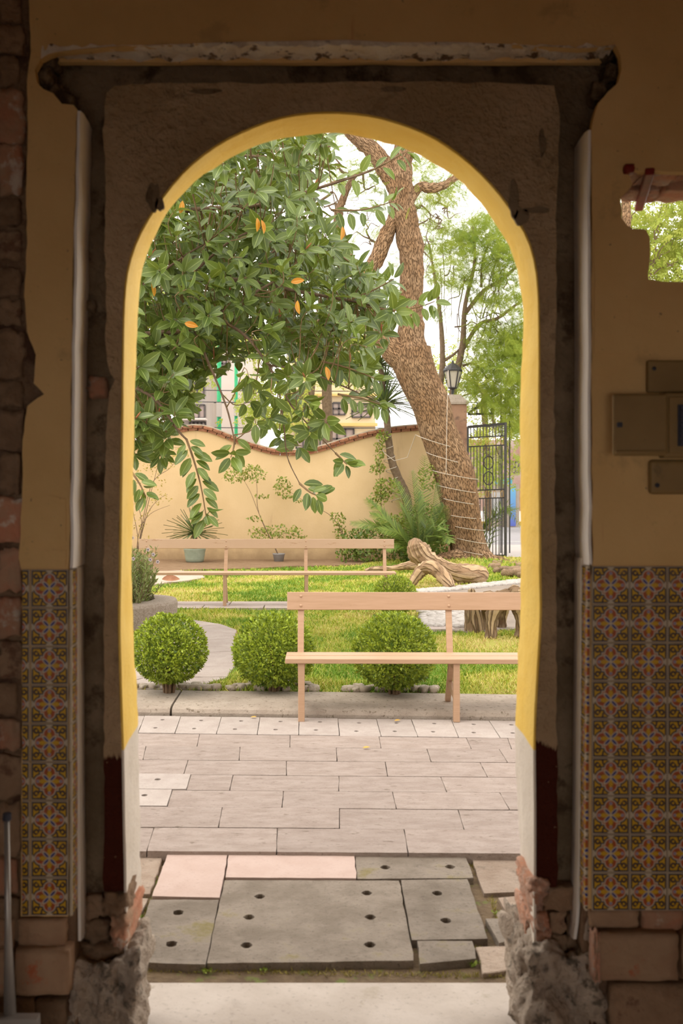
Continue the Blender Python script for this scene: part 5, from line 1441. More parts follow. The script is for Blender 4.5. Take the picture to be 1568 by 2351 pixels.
# ================================================================== gate, pillar, lantern
YG = 24.0
M_pillar = pmat('stained_reddish_render', (0.30, 0.17, 0.11), (0.40, 0.24, 0.155), 2.5, 0.6, 25, 0.015, c3=(0.19, 0.12, 0.085), s3=3, t3=(0.52, 0.66), coord='World')
M_iron = pmat('black_wrought_iron', (0.028, 0.024, 0.022), (0.045, 0.04, 0.035), 20, 0.2, 50, 0.003, rough=0.5, spec=0.5)
M_gold = pmat('gilded_ring', (0.45, 0.26, 0.05), (0.52, 0.32, 0.08), 20, 0, rough=0.4)
pil = empty('gate_pillar', (P(1046, 0, YG).x, YG, ZL)); tag(pil, 'reddish rendered gate pillar with a stone pyramid cap behind the leaning tree', 'pillar')
a, b = P(1018, 928, YG), P(1072, 1282, YG)
cxp, hw = (a.x + b.x) / 2, (b.x - a.x) / 2
MB().box((cxp, YG + hw, (a.z + 0.0) / 2), (hw, hw, a.z / 2)).build('shaft', M_pillar, pil, bevel=0.01)
zc = P(0, 928, YG).z
capm = MB(); e = hw + 0.035
capm.add([(cxp - e, YG + hw - e, zc), (cxp + e, YG + hw - e, zc), (cxp + e, YG + hw + e, zc), (cxp - e, YG + hw + e, zc), (cxp - e, YG + hw - e, zc + 0.05), (cxp + e, YG + hw - e, zc + 0.05), (cxp + e, YG + hw + e, zc + 0.05), (cxp - e, YG + hw + e, zc + 0.05), (cxp - 0.12, YG + hw - 0.12, zc + 0.24), (cxp + 0.12, YG + hw - 0.12, zc + 0.24), (cxp + 0.12, YG + hw + 0.12, zc + 0.24), (cxp - 0.12, YG + hw + 0.12, zc + 0.24)],
         [(3, 2, 1, 0), (0, 1, 5, 4), (1, 2, 6, 5), (2, 3, 7, 6), (3, 0, 4, 7), (4, 5, 9, 8), (5, 6, 10, 9), (6, 7, 11, 10), (7, 4, 8, 11), (8, 9, 10, 11)])
capm.build('cap', M_concrete, pil)
zl = zc + 0.24
lan = empty('lantern', (cxp - 0.02, YG + hw, zl)); tag(lan, 'black iron lantern with pale glass on top of the gate pillar', 'lantern')
lm_ = MB(); lx = cxp - 0.02; ly = YG + hw
lm_.tube([(lx, ly, zl), (lx, ly, zl + 0.14)], 0.035, 8); lm_.lathe([(0.05, 0.12), (0.11, 0.15), (0.11, 0.17), (0.05, 0.18)], (lx, ly, zl), 10)
for i in range(6):
    a_ = 2 * math.pi * i / 6; lm_.bar((lx + 0.11 * math.cos(a_), ly + 0.11 * math.sin(a_), zl + 0.16), (lx + 0.21 * math.cos(a_), ly + 0.21 * math.sin(a_), zl + 0.55), 0.022, 0.022)
    b_ = 2 * math.pi * (i + 1) / 6; lm_.bar((lx + 0.21 * math.cos(a_), ly + 0.21 * math.sin(a_), zl + 0.55), (lx + 0.21 * math.cos(b_), ly + 0.21 * math.sin(b_), zl + 0.55), 0.025, 0.025)
lm_.lathe([(0.23, 0.56), (0.21, 0.60), (0.10, 0.70), (0.03, 0.74), (0.02, 0.80)], (lx, ly, zl), 10)
lm_.build('frame', M_iron, lan)
MB().lathe([(0.095, 0.17), (0.185, 0.54)], (lx, ly, zl), 6).build('glass', pmat('milky_lantern_glass', (0.62, 0.57, 0.48), (0.56, 0.5, 0.42), 6, 0, rough=0.2, spec=0.5), lan)
# open gate leaf
gate = empty('iron_gate', (P(1115, 0, YG).x, YG + 0.1, ZL)); tag(gate, 'tall black wrought iron gate leaf with rows of gilded rings', 'gate')
gx0, gx1 = P(1075, 0, YG).x, P(1157, 0, YG).x
def gz(py): return P(0, py, YG).z
def gy(x): return YG + 0.1 - (x - gx0) * 0.35
def gbar(x, z0, z1, w_, nm='upright'): return MB().bar((x, gy(x), z0), (x, gy(x), z1), w_, w_).build(nm, M_iron, gate)
zbot = ZL + 0.02
gbar(gx1, zbot, gz(971), 0.055, 'stile'); gbar(gx0, zbot, gz(980), 0.05, 'stile')
for py, t_ in ((977, 0.06), (1003, 0.028), (1024, 0.028), (1125, 0.028), (1144, 0.028), (1276, 0.05)):
    dz = 0.06 if py == 977 else 0.03
    MB().bar((gx0, gy(gx0), gz(py) - dz * 0.5), (gx1, gy(gx1), gz(py) + dz * 0.5), 0.03, t_).build('rail', M_iron, gate)
nb = 11
for i in range(1, nb + 1):
    x = gx0 + (gx1 - gx0) * i / (nb + 1)
    for z0, z1 in ((zbot, gz(1144)), (gz(1125), gz(1024)), (gz(1003), gz(977))): gbar(x, z0, z1, 0.018)
for row in (1013.5, 1134.5):
    for i in range(5):
        x = gx0 + (gx1 - gx0) * (i + 0.65) / 5.1
        pts = [(x + 0.034 * math.cos(a_), gy(x), gz(row) + 0.085 * math.sin(a_)) for a_ in np.linspace(0, 2 * math.pi, 17)]
        MB().tube(pts, 0.008, 5, cap=False).build('ring', M_gold, gate)
x = gx0 + (gx1 - gx0) * 0.55
for zc_ in (gz(1062), gz(1098)):
    MB().tube([(x + 0.11 * math.cos(a_), gy(x) - 0.02, zc_ + 0.15 * math.sin(a_)) for a_ in np.linspace(0, 2 * math.pi, 21)], 0.014, 6, cap=False).build('scroll_ring', M_iron, gate)
# sloping iron crest on the far gatepost
cr = empty('iron_crest', (P(1112, 0, 26).x, 26.0, ZL)); tag(cr, 'sloping black iron crest with spikes above the gate', 'railing')
def cp(px, py): return P(px, py, 26.0)
MB().bar(cp(1074, 951), cp(1134, 950), 0.05, 0.05).build('rail', M_iron, cr)
MB().bar(cp(1075, 949), cp(1150, 897), 0.06, 0.06).build('sloping_rail', M_iron, cr)
for i, x in enumerate((1084, 1095, 1106, 1117, 1128)): MB().bar(cp(x, 951), cp(x, 930 - i * 6), 0.022, 0.022).build('spike', M_iron, cr)
for x, y in ((1150, 897), (1160, 900), (1170, 905)): MB().bar(cp(x, 1290), cp(x, y), 0.03, 0.03).build('post', M_iron, cr)

# ================================================================== street beyond
M_blue = NT('blue_poster_print'); _tc = M_blue.n('ShaderNodeTexCoord').outputs['Generated']; _sp = M_blue.n('ShaderNodeSeparateXYZ'); M_blue.l(_tc, _sp.inputs[0])
M_blue.l(M_blue.mix(_sp.outputs['Z'], (0.10, 0.13, 0.48), (0.16, 0.45, 0.72)), M_blue.b.inputs['Base Color']); M_blue.set(0.4, 0.4); M_blue = M_blue.m
M_kiosk = pmat('beige_kiosk_panel', (0.48, 0.40, 0.33), (0.54, 0.46, 0.39), 3, 0.1, 20, 0.005)
ki = empty('street_kiosk', (P(1168, 0, 44).x, 44.0, 0.1)); tag(ki, 'beige ribbed street kiosk with a blue poster across the road', 'kiosk')
D = 44.0
def kbox(x0, y0, x1, y1, nm, mt, d=D, th=0.5):
    a, b = P(x0, y0, d), P(x1, y1, d)
    return MB().box(((a.x + b.x) / 2, d + th / 2, (a.z + b.z) / 2), ((b.x - a.x) / 2, th / 2, (a.z - b.z) / 2)).build(nm, mt, ki)
kbox(1128, 1112, 1172, 1216, 'body', M_kiosk)
for i in range(5): kbox(1154 + i * 3.4, 1113, 1155.6 + i * 3.4, 1212, 'rib', M_concrete, D - 0.05, 0.06)
kbox(1166, 1112, 1192, 1214, 'poster_case', M_kiosk, D - 0.3, 0.3)
kbox(1170, 1116, 1184, 1208, 'poster', M_blue, D - 0.34, 0.03)
kbox(1138, 1098, 1176, 1111, 'sign', pmat('teal_blue_sign', (0.10, 0.42, 0.62), (0.25, 0.55, 0.40), 2, 0), D - 0.1, 0.2)
kbox(1140, 1216, 1180, 1234, 'foot', M_concrete)
kbox(1128, 1130, 1152, 1190, 'window', pmat('pale_kiosk_window', (0.62, 0.60, 0.60), (0.5, 0.5, 0.52), 3, 0), D - 0.06, 0.05)
def building(name, label, d, x0, x1, ytop, wall_mat, wins, extra=()):
    a, b = P(x0, ytop, d), P(x1, ytop, d)
    root = empty(name, ((a.x + b.x) / 2, d, 0.1)); tag(root, label, 'building')
    MB().box(((a.x + b.x) / 2, d + 3, a.z / 2), ((b.x - a.x) / 2, 3, a.z / 2)).build('facade', wall_mat, root)
    for (u0, v0, u1, v1, nc, nr_) in wins:
        p, q = P(u0, v0, d), P(u1, v1, d); w_ = MB()
        for i in range(nc + 1):
            x = p.x + (q.x - p.x) * i / nc; w_.box((x, d - 0.04, (p.z + q.z) / 2), (0.04, 0.06, abs(p.z - q.z) / 2))
        for j in range(nr_ + 1):
            z = q.z + (p.z - q.z) * j / nr_; w_.box(((p.x + q.x) / 2, d - 0.04, z), ((q.x - p.x) / 2, 0.06, 0.04))
        wo = w_.build('window', M_winframe, root)
        for i in range(nc):
            for j in range(nr_):
                xa, xb = p.x + (q.x - p.x) * i / nc + 0.04, p.x + (q.x - p.x) * (i + 1) / nc - 0.04
                za, zb = q.z + (p.z - q.z) * j / nr_ + 0.04, q.z + (p.z - q.z) * (j + 1) / nr_ - 0.04
                MB().box(((xa + xb) / 2, d - 0.015, (za + zb) / 2), ((xb - xa) / 2, 0.014, (zb - za) / 2)).build('pane', M_pane, wo)
    for (u0, v0, u1, v1, mt, th, nm) in extra:
        p, q = P(u0, v0, d), P(u1, v1, d)
        MB().box(((p.x + q.x) / 2, d - th / 2, (p.z + q.z) / 2), ((q.x - p.x) / 2, th / 2, (p.z - q.z) / 2)).build(nm, mt, root)
M_winframe = pmat('dark_window_frame', (0.10, 0.085, 0.08), (0.14, 0.12, 0.11), 5, 0)
M_pane = pmat('curtained_pane', (0.52, 0.38, 0.33), (0.60, 0.47, 0.41), 1.2, 0, rough=0.15, spec=0.5, rand=0.2)
M_yelb = pmat('cream_yellow_facade', (0.80, 0.64, 0.40), (0.84, 0.69, 0.46), 0.5, 0.1, 10, 0.01, coord='World')
M_band = pmat('yellow_cornice', (0.76, 0.52, 0.17), (0.8, 0.56, 0.22), 0.6, 0.1)
M_pinkb = pmat('pale_pinkish_facade', (0.74, 0.64, 0.57), (0.79, 0.70, 0.63), 0.5, 0.1, 10, 0.01, coord='World')
M_greyb = pmat('grey_stone_facade', (0.46, 0.40, 0.35), (0.53, 0.47, 0.41), 0.6, 0.2, 10, 0.01, coord='World')
building('yellow_building', 'cream and yellow building with grid windows above the dip of the wall', 52, 660, 862, 780, M_yelb, [(680, 985, 728, 1030, 3, 2), (735, 985, 812, 1030, 4, 2), (764, 925, 792, 952, 2, 2), (808, 930, 850, 958, 2, 2), (680, 925, 730, 955, 3, 2)], [(655, 972, 866, 979, M_band, 0.35, 'cornice'), (655, 905, 866, 910, M_band, 0.3, 'cornice'), (655, 774, 866, 784, M_band, 0.4, 'cornice')])
building('pink_building', 'tall pale pinkish building wall behind the green poles', 56, 476, 585, 740, M_pinkb, [(500, 820, 520, 850, 2, 2)], [(470, 736, 590, 744, M_greyb, 0.4, 'cornice')])
building('grey_building', 'grey building with dark balcony windows behind the crest of the wall', 48, 400, 474, 800, M_greyb, [(430, 930, 470, 960, 3, 1), (436, 970, 472, 990, 4, 1), (425, 880, 468, 910, 3, 2)], [(410, 962, 476, 966, M_pinkb, 0.8, 'balcony_slab')])
building('brown_building', 'low reddish building far behind the kiosk', 70, 1060, 1320, 1010, pmat('brick_red_far_facade', (0.36, 0.21, 0.16), (0.46, 0.38, 0.33), 0.7, 0.1, 10, 0.01, coord='World'), [(1176, 1060, 1190, 1085, 2, 2)], [])
M_green = pmat('green_pole_paint', (0.03, 0.36, 0.14), (0.05, 0.44, 0.18), 4, 0.1, rough=0.5)
for x, d, w_, lab in ((503, 40, 0.085, 'bright green steel utility pole left of the dip in the wall'), (542, 46, 0.075, 'thinner green utility pole beside the pale building')):
    ro = empty('utility_pole', (P(x, 0, d).x, d, 0.0)); tag(ro, lab, 'pole')
    MB().tube([(P(x, 0, d).x, d, 0.0), (P(x, 0, d).x, d, P(0, 700, d).z)], w_, 12).build('shaft', M_green, ro, smooth=True)
    MB().bar(P(x - 12, 924, d - 0.12), P(x + 12, 924, d - 0.12), 0.05, 0.05).build('crossarm', M_iron, ro)
    MB().box(P(x, 940, d - 0.16), (0.10, 0.08, 0.28)).build('meter_box', M_greyb, ro)
for y0, y1, d, lab in ((889, 893, 36, 'black overhead cable, the highest one crossing above the wall'), (975, 977, 36.5, 'black overhead cable, the lowest one just above the wall'), (915, 922, 37, 'black overhead cable, the middle one crossing the street')):
    pts = [P(150 + (1250 - 150) * i / 12, y0 + (y1 - y0) * i / 12 + 7 * (1 - ((i - 6) / 6) ** 2), d) for i in range(13)]
    tag(MB().tube(pts, 0.016, 5).build('overhead_cable', M_iron), lab, 'cable')

# ================================================================== plants along the wall
M_yucca = leaf_mat('yucca_blade', (0.055, 0.10, 0.045), (0.16, 0.22, 0.085), 0.45, 0.4, 0.12)
M_palm = leaf_mat('palm_leaflet', (0.055, 0.11, 0.012), (0.20, 0.27, 0.035), 0.5, 0.4, 0.15)
M_shrub = leaf_mat('small_shrub_leaf', (0.10, 0.17, 0.025), (0.34, 0.36, 0.06), 0.5, 0.3, 0.25)
M_shrub_y = leaf_mat('yellowing_shrub_leaf', (0.26, 0.22, 0.05), (0.58, 0.42, 0.08), 0.5, 0.3, 0.25)
def blades(parent, c, n, L, w_, up=0.25, mat=M_yucca, name='blade', each=True):
    c = Vector(c)
    for i in range(n):
        a = i * 2.399; el = math.asin(max(-0.55, min(0.98, -0.35 + 1.3 * (i + .5) / n + up * 0.3)))
        d = Vector((math.cos(a) * math.cos(el), math.sin(a) * math.cos(el), math.sin(el)))
        l = L * U(0.8, 1.1); side = d.cross(Vector((0, 0, 1)))
        side = side.normalized() if side.length > 0.01 else Vector((1, 0, 0))
        nn = side.cross(d)
        rows_ = []
        m_ = MB(); vs = []
        for t, ww in ((0.04, 0.5), (0.3, 1.0), (0.65, 0.8), (1.0, 0.0)):
            p = c + d * l * t + Vector((0, 0, -0.16 * l * t * t * max(0, math.cos(el))))
            vs += [p - side * w_ * ww / 2 + nn * w_ * 0.2, p - nn * w_ * 0.05, p + side * w_ * ww / 2 + nn * w_ * 0.2]
        fs = [(k * 3 + j, k * 3 + j + 1, k * 3 + j + 4, k * 3 + j + 3) for k in range(3) for j in range(2)]
        m_.add(vs, fs); me = m_.mesh(name)
        at = me.attributes.new('tint', 'FLOAT', 'POINT'); at.data.foreach_set('value', [U(0.1, 0.9)] * len(vs))
        obj(name, me, mat, parent, smooth=True)
M_pot = pmat('celadon_glazed_pot', (0.26, 0.29, 0.20), (0.33, 0.36, 0.26), 6, 0.2, 30, 0.004, rough=0.5)
M_potg = pmat('grey_plastic_pot', (0.30, 0.28, 0.26), (0.36, 0.34, 0.31), 6, 0.1, rough=0.6)
zb = ZL + 0.025
yc = P(447, 1288, 22.2); yc.z = zb
yu = empty('potted_yucca', yc); tag(yu, 'spiky potted yucca in a grey-green pot before the cream wall', 'plant')
MB().lathe([(0.17, 0), (0.19, 0.02), (0.205, 0.08), (0.20, 0.10), (0.22, 0.16), (0.215, 0.18), (0.235, 0.26), (0.235, 0.29), (0.20, 0.29), (0.19, 0.24)], yc, 24).build('pot', M_pot, yu, smooth=True)
MB().tube([yc + Vector((0, 0, 0.2)), yc + Vector((0, 0, 0.55))], [0.06, 0.05], 8, wob=0.2).build('stem', M_twig, yu)
blades(yu, P(446, 1225, 22.2), 74, 0.66, 0.042)
def shrub(name, label, base, stems, clumps, mat, pot=None, leaf=0.05, cat='shrub', thick=0.010, grp=None):
    base = Vector(base); rt = empty(name, base); tag(rt, label, cat, grp)
    if pot: MB().lathe([(0.10, 0), (0.125, 0.14), (0.135, 0.15), (0.135, 0.17), (0.11, 0.17), (0.10, 0.13)], base, 18).build('pot', pot, rt, smooth=True)
    d = base.y
    for st in stems:
        q = smooth_path([(base.x, base.y, base.z + (0.12 if pot else 0))] + [tuple(P(x, y, d)) for x, y in st], 5)
        MB().tube(q, [thick * (1 - 0.7 * i / (len(q) - 1)) for i in range(len(q))], 6).build('stem', M_bark_dk, rt, smooth=True)
    pos, ti = [], []
    tw = MB()
    for x, y, rx, ry, n in clumps:
        for _ in range(n):
            a, r = U(0, 6.283), math.sqrt(R())
            p = P(x + rx * r * math.cos(a), y + ry * r * math.sin(a), d + random.gauss(0, rx / FP * d * 0.5)); pos.append(tuple(p)); ti.append(min(1, max(0, random.gauss(0.5, 0.25))))
    n = len(pos)
    if n:
        yv = rvec(n) * 0.8 + np.array([0, -0.2, -0.3])
        me = cloud_mesh('foliage', LEAF_OVAL_V, LEAF_OVAL_F, pos, yv, rvec(n) * 0.6 + np.array([0, -0.5, 0.6]), RNG.uniform(0.7, 1.25, n) * leaf, tint=ti)
        f = obj('foliage', me, mat, rt); f['kind'] = 'stuff'
    return rt
b_ = P(640, 1284, 22.4); b_.z = zb
shrub('potted_shrub', 'thin leaning shrub in a grey pot in front of the cream wall', b_, [[(625, 1245), (595, 1180), (575, 1130), (555, 1095)], [(595, 1180), (590, 1120), (587, 1100)], [(630, 1250), (650, 1225), (680, 1230)], [(620, 1235), (590, 1215)]],
      [(540, 1093, 30, 14, 130), (585, 1088, 28, 18, 150), (560, 1078, 36, 12, 100), (600, 1140, 18, 6, 30), (583, 1190, 18, 7, 30), (610, 1225, 40, 18, 190), (655, 1222, 38, 16, 170), (685, 1235, 18, 8, 40), (600, 1245, 30, 8, 60)], M_shrub, pot=M_potg, leaf=0.062)
b_ = P(792, 1290, 22.6); b_.z = zb
shrub('leggy_shrub', 'leggy shrub bending left across the cream wall toward a small leaf clump', b_, [[(785, 1225), (760, 1185), (725, 1165), (690, 1145), (660, 1125)], [(788, 1230), (775, 1195)]], [(650, 1118, 20, 26, 190), (672, 1140, 10, 8, 25), (690, 1150, 14, 6, 20), (775, 1190, 18, 16, 90), (783, 1225, 16, 22, 110)], M_shrub, leaf=0.062)
b_ = P(312, 1284, 22.4); b_.z = zb
shrub('bare_shrub', 'sparse twiggy shrub with few yellow leaves at the left end of the wall', b_, [[(330, 1200), (352, 1110), (375, 1040), (420, 1025)], [(325, 1200), (310, 1130), (318, 1060)], [(335, 1190), (360, 1150), (385, 1135)], [(320, 1220), (345, 1180), (390, 1160)], [(316, 1230), (300, 1150), (296, 1090)], [(345, 1120), (390, 1075), (410, 1050)]],
      [(370, 1060, 40, 22, 70), (345, 1090, 40, 40, 80), (370, 1145, 25, 15, 50), (325, 1140, 30, 50, 60), (410, 1040, 25, 12, 45), (320, 1220, 24, 30, 40)], M_shrub_y, leaf=0.05)
# yucca tree with a bent trunk
yt = P(935, 1290, 22.6); yt.z = zb
yr = empty('yucca_tree', yt); tag(yr, 'tall yucca with a bent dark trunk and spiky heads left of the leaning tree', 'tree')
q = [(940, 1285, 13), (938, 1200, 12), (932, 1140, 11), (915, 1100, 10), (900, 1060, 9), (892, 1010, 8), (888, 960, 8), (884, 925, 8)]
m_ = MB(); limb(m_, q, 22.6, 12, 0.2); m_.build('trunk', M_limb, yr, smooth=True)
m_ = MB(); limb(m_, [(890, 985, 7), (882, 920, 7), (876, 860, 6), (872, 835, 6)], 22.7, 10, 0.2); m_.build('trunk', M_limb, yr, smooth=True)
blades(yr, P(882, 930, 22.6), 90, 0.80, 0.05); blades(yr, P(872, 838, 22.7), 60, 0.66, 0.045); blades(yr, P(884, 880, 22.9), 34, 0.6, 0.045)
tag(MB().tube([P(880 + 0.0 * i, 0, 0) if False else (P(900 - 16 + 32 * ((i % 2)) * 0.0 + 14 * math.cos(i * 0.7), 1000 + i * 2.6, 22.6 - 0.16 * math.sin(i * 0.7)) + Vector(((i * 0.0062) ** 1.0, 0, 0)) * 0.75) for i in range(60)], 0.008, 5).build('string_light_wire', bpy.data.materials['white_wire'], smooth=True), 'white wire wound round the bent yucca trunk', 'wire')
b_ = P(880, 1288, 22.45); b_.z = zb
shrub('ivy_climber', 'leafy climber hanging down beside the bent yucca trunk', b_, [[(876, 1180), (872, 1090), (870, 1010)]], [(872, 1030, 12, 45, 130), (866, 1075, 16, 14, 80), (880, 1000, 14, 14, 60), (890, 1120, 34, 24, 260), (870, 1145, 22, 20, 110)], M_shrub, leaf=0.075)
# palm clump
def frond(parent, pts, n=26, wl=0.30, mat=M_palm):
    q = [Vector(v) for v in smooth_path([tuple(p) for p in pts], 6)]
    k = len(q); m_ = MB(); m_.tube(q, [0.012 * (1 - 0.8 * i / (k - 1)) for i in range(k)], 5)
    fo = m_.build('frond', M_palm_rib, parent, smooth=True)
    pos, yd, nr, sc_, ti = [], [], [], [], []
    for i in range(n):
        t = 0.12 + 0.88 * i / n; f_ = t * (k - 1.001); j = int(f_); p = q[j].lerp(q[j + 1], f_ - j); d = (q[j + 1] - q[j]).normalized()
        s0 = d.cross(Vector((0.2, -0.6, 0.8))).normalized()
        for sd in (-1, 1):
            y = s0 * sd + d * 0.9 + Vector((0, 0, -0.15)); pos.append(tuple(p)); yd.append(tuple(y)); nr.append((0.1, -0.5, 0.9)); sc_.append(wl * math.sin(math.pi * (0.22 + 0.70 * t)) * U(0.85, 1.1)); ti.append(U(0.1, 0.9))
    bv = [(x * 0.12, y, z) for x, y, z in BLADE_V]
    me = cloud_mesh('leaflet', bv, BLADE_F, pos, yd, nr, sc_, tint=ti)
    o = obj('leaflet', me, mat, fo); o['kind'] = 'stuff'
M_palm_rib = pmat('palm_rib', (0.20, 0.24, 0.05), (0.28, 0.30, 0.08), 10, 0)
pb_ = P(965, 1292, 21.2); pb_.z = zb
pal = empty('palm_clump', pb_); tag(pal, 'clump of feathery palm fronds left of the leaning trunk', 'palm')
for x, y, mx, my, dd in ((840, 1145, 890, 1200, 0.3), (870, 1215, 920, 1235, -0.4), (905, 1100, 935, 1180, 0.4), (975, 1045, 970, 1160, 0.6), (1000, 1110, 990, 1190, -0.3), (1020, 1160, 1000, 1210, -0.2), (1015, 1215, 1000, 1220, -0.5), (945, 1080, 955, 1180, -0.2), (1035, 1245, 1010, 1235, -0.5), (880, 1260, 920, 1255, -0.5), (985, 1190, 975, 1230, -0.6), (920, 1160, 940, 1210, -0.5), (850, 1180, 905, 1215, -0.1), (1000, 1230, 985, 1245, -0.7), (960, 1130, 960, 1200, -0.4), (805, 1200, 880, 1220, 0.1)):
    frond(pal, [pb_ + Vector((0, 0, 0.03)), P(mx, my - 6, 21.2 + dd * 0.5), P(x, y, 21.2 + dd)], 34, 0.30)
b2 = P(1120, 1300, 24.6); b2.z = ZL
pal2 = empty('gate_palm', b2); tag(pal2, 'palm fronds arching toward the gate from behind the leaning trunk', 'palm')
for x, y, mx, my in ((1196, 1210, 1165, 1168), (1192, 1168, 1150, 1178), (1150, 1150, 1130, 1190), (1110, 1165, 1112, 1210)):
    frond(pal2, [b2, P(mx - 20, my + 18, 24.4), P(mx, my, 24.2), P(x, y, 24.0)], 22, 0.30)
b_ = P(835, 1292, 22.3); b_.z = zb
shrub('bed_shrub', 'dark green shrub at the foot of the wall right of the far bench', b_, [[(830, 1250), (820, 1215)], [(845, 1250), (860, 1205)]], [(820, 1245, 44, 34, 420), (865, 1235, 46, 36, 420), (800, 1270, 30, 20, 160), (860, 1275, 50, 16, 220)], M_palm, leaf=0.075)
b_ = P(905, 1292, 21.9); b_.z = zb
shrub('bed_shrub', 'yellow-flecked shrub between the palm fronds and the bent yucca', b_, [[(915, 1230), (930, 1180)], [(900, 1230), (890, 1190)]], [(905, 1215, 44, 34, 420), (950, 1190, 34, 30, 260), (985, 1095, 26, 30, 160), (960, 1250, 60, 26, 380)], M_shrub, leaf=0.075)
b_ = P(985, 1292, 21.7); b_.z = zb
shrub('bed_shrub', 'dense dark shrub right behind the head of the driftwood log', b_, [[(985, 1250), (990, 1200)]], [(980, 1200, 44, 46, 620), (1010, 1235, 28, 36, 260), (940, 1260, 46, 26, 420)], M_palm, leaf=0.085)
# lavender in the planter
lv = empty('lavender_shrub', plc + Vector((0.2, -0.1, 0.20))); tag(lv, 'grey-green flowering shrub growing in the round planter', 'shrub')
pos, yd, ti = [], [], []
st = MB()
for _ in range(300):
    bx_, by_ = plc.x + U(-0.45, 0.46), plc.y + U(-0.42, 0.40); bz = plc.z + 0.19
    tip = Vector((bx_ + U(-.1, .22), by_ + U(-.15, .12), bz + U(0.25, 0.70))); b0 = Vector((bx_, by_, bz))
    st.tube([b0, tip], [0.005, 0.002], 4)
    for k in range(40):
        t = U(0.05, 1.0); p = b0.lerp(tip, t); pos.append(tuple(p)); v = (tip - b0).normalized() * U(0.3, 1) + Vector((U(-1, 1), U(-1, 1), U(-.2, .6))); yd.append(tuple(v)); ti.append(min(1, max(0, random.gauss(0.5, .28))))
st.build('stem', M_twig, lv)['kind'] = 'stuff'
nl = len(pos)
me = cloud_mesh('foliage', [(x * 0.55, y, z) for x, y, z in DIA_V], DIA_F, pos, yd, rvec(nl) * 0.7 + np.array([0, -.3, .6]), RNG.uniform(0.035, 0.075, nl), tint=ti)
obj('foliage', me, leaf_mat('greygreen_narrow_leaf', (0.20, 0.27, 0.07), (0.46, 0.50, 0.24), 0.6, 0.2, 0.2), lv)['kind'] = 'stuff'
M_petal = pmat('pale_pink_petal', (0.75, 0.60, 0.68), (0.8, 0.7, 0.74), 20, 0)
for x, y in ((304, 1235), (306, 1283), (345, 1285), (352, 1273), (362, 1290), (340, 1262)):
    p = P(x, y, 11.9); m_ = MB()
    for i in range(5):
        a_ = i * 1.257; m_.box(p + Vector((0.012 * math.cos(a_), 0, 0.012 * math.sin(a_))), (0.010, 0.004, 0.007), Matrix.Rotation(-a_, 3, 'Y'))
    m_.build('flower', M_petal, lv)
# fallen leaf on the apron
o = obj('fallen_leaf', cloud_mesh('fallen_leaf', RLV, RLF, [(0, 0, 0)], [(1, 0.2, 0.1)], [(0.2, -0.6, 0.7)], [0.30], uv=RLU, tint=[0.1]), pmat('dry_brown_leaf', (0.30, 0.13, 0.07), (0.38, 0.19, 0.10), 12, 0.2))
o.location = G(372, 1337, ZL + 0.02) + Vector((0, 0, 0.05)); tag(o, 'dry brown fallen leaf on the concrete apron at the left', 'leaf')

# ================================================================== driftwood and stumps
M_drift = bark_mat('weathered_driftwood', (0.42, 0.28, 0.16), (0.52, 0.37, 0.23), (0.30, 0.19, 0.11), 9, 2.2)
dw = empty('driftwood_log', G(1020, 1340, ZL)); tag(dw, 'gnarled driftwood log with a rounded head lying on the lawn', 'driftwood')
DD = dw.location.y
def dlimb(nm, pts, par=dw, d=DD, n=16, seed=0, wob=0.28):
    m_ = MB(); limb(m_, pts, d, n, wob, seed); return m_.build(nm, M_drift, par, smooth=True)
dlimb('trunk', [(958, 1236, 6), (956, 1246, 20), (960, 1262, 25), (972, 1278, 25), (992, 1290, 20), (1012, 1300, 17), (1040, 1312, 19), (1070, 1318, 24), (1098, 1322, 25), (1114, 1326, 18), (1119, 1328, 6)])
dlimb('limb', [(1000, 1298, 14), (1024, 1310, 13), (1048, 1324, 13), (1070, 1334, 11), (1088, 1337, 7)], seed=3)
dlimb('limb', [(1004, 1304, 12), (1022, 1318, 12), (1042, 1332, 11), (1060, 1342, 7)], seed=4)
dlimb('limb', [(985, 1304, 12, -0.5), (968, 1310, 14, -0.6), (956, 1324, 12, -0.6), (944, 1342, 8, -0.6)], seed=5)
dlimb('limb', [(965, 1306, 13, -0.6), (990, 1302, 16, -0.7), (1010, 1314, 16, -0.8), (1026, 1334, 14, -0.9), (1038, 1350, 9, -1.0)], seed=6)
fl2 = empty('fallen_branch', G(900, 1316, ZL)); tag(fl2, 'thin bleached fallen branch lying left of the driftwood log', 'branch')
dlimb('branch', [(838, 1310, 4), (860, 1306, 6), (900, 1304, 6), (930, 1300, 9), (958, 1296, 13), (975, 1300, 8)], fl2, fl2.location.y, 10, 7)
M_stump = bark_mat('grey_brown_stump_wood', (0.36, 0.25, 0.15), (0.47, 0.34, 0.21), (0.22, 0.14, 0.08), 10, 2.0)
DS = GD(1462, ZL)
def stump(name, label, base, parts_):
    rt = empty(name, G(*base, ZL)); tag(rt, label, 'stool', 'root stools on the lawn')
    for nm, pts in parts_:
        m_ = MB(); limb(m_, pts, rt.location.y, 14, 0.22, len(pts)); m_.build(nm, M_stump, rt, smooth=True)
stump('root_stool', 'rough stump stool with a knob on top behind the near bench', (1088, 1450), [('post', [(1082, 1454, 17), (1080, 1420, 14), (1082, 1380, 14), (1083, 1366, 10), (1083, 1354, 8), (1083, 1351, 3)]), ('leg', [(1086, 1385, 12), (1097, 1420, 10), (1100, 1452, 11)]), ('seat', [(1070, 1384, 12), (1086, 1380, 15), (1104, 1384, 12)])])
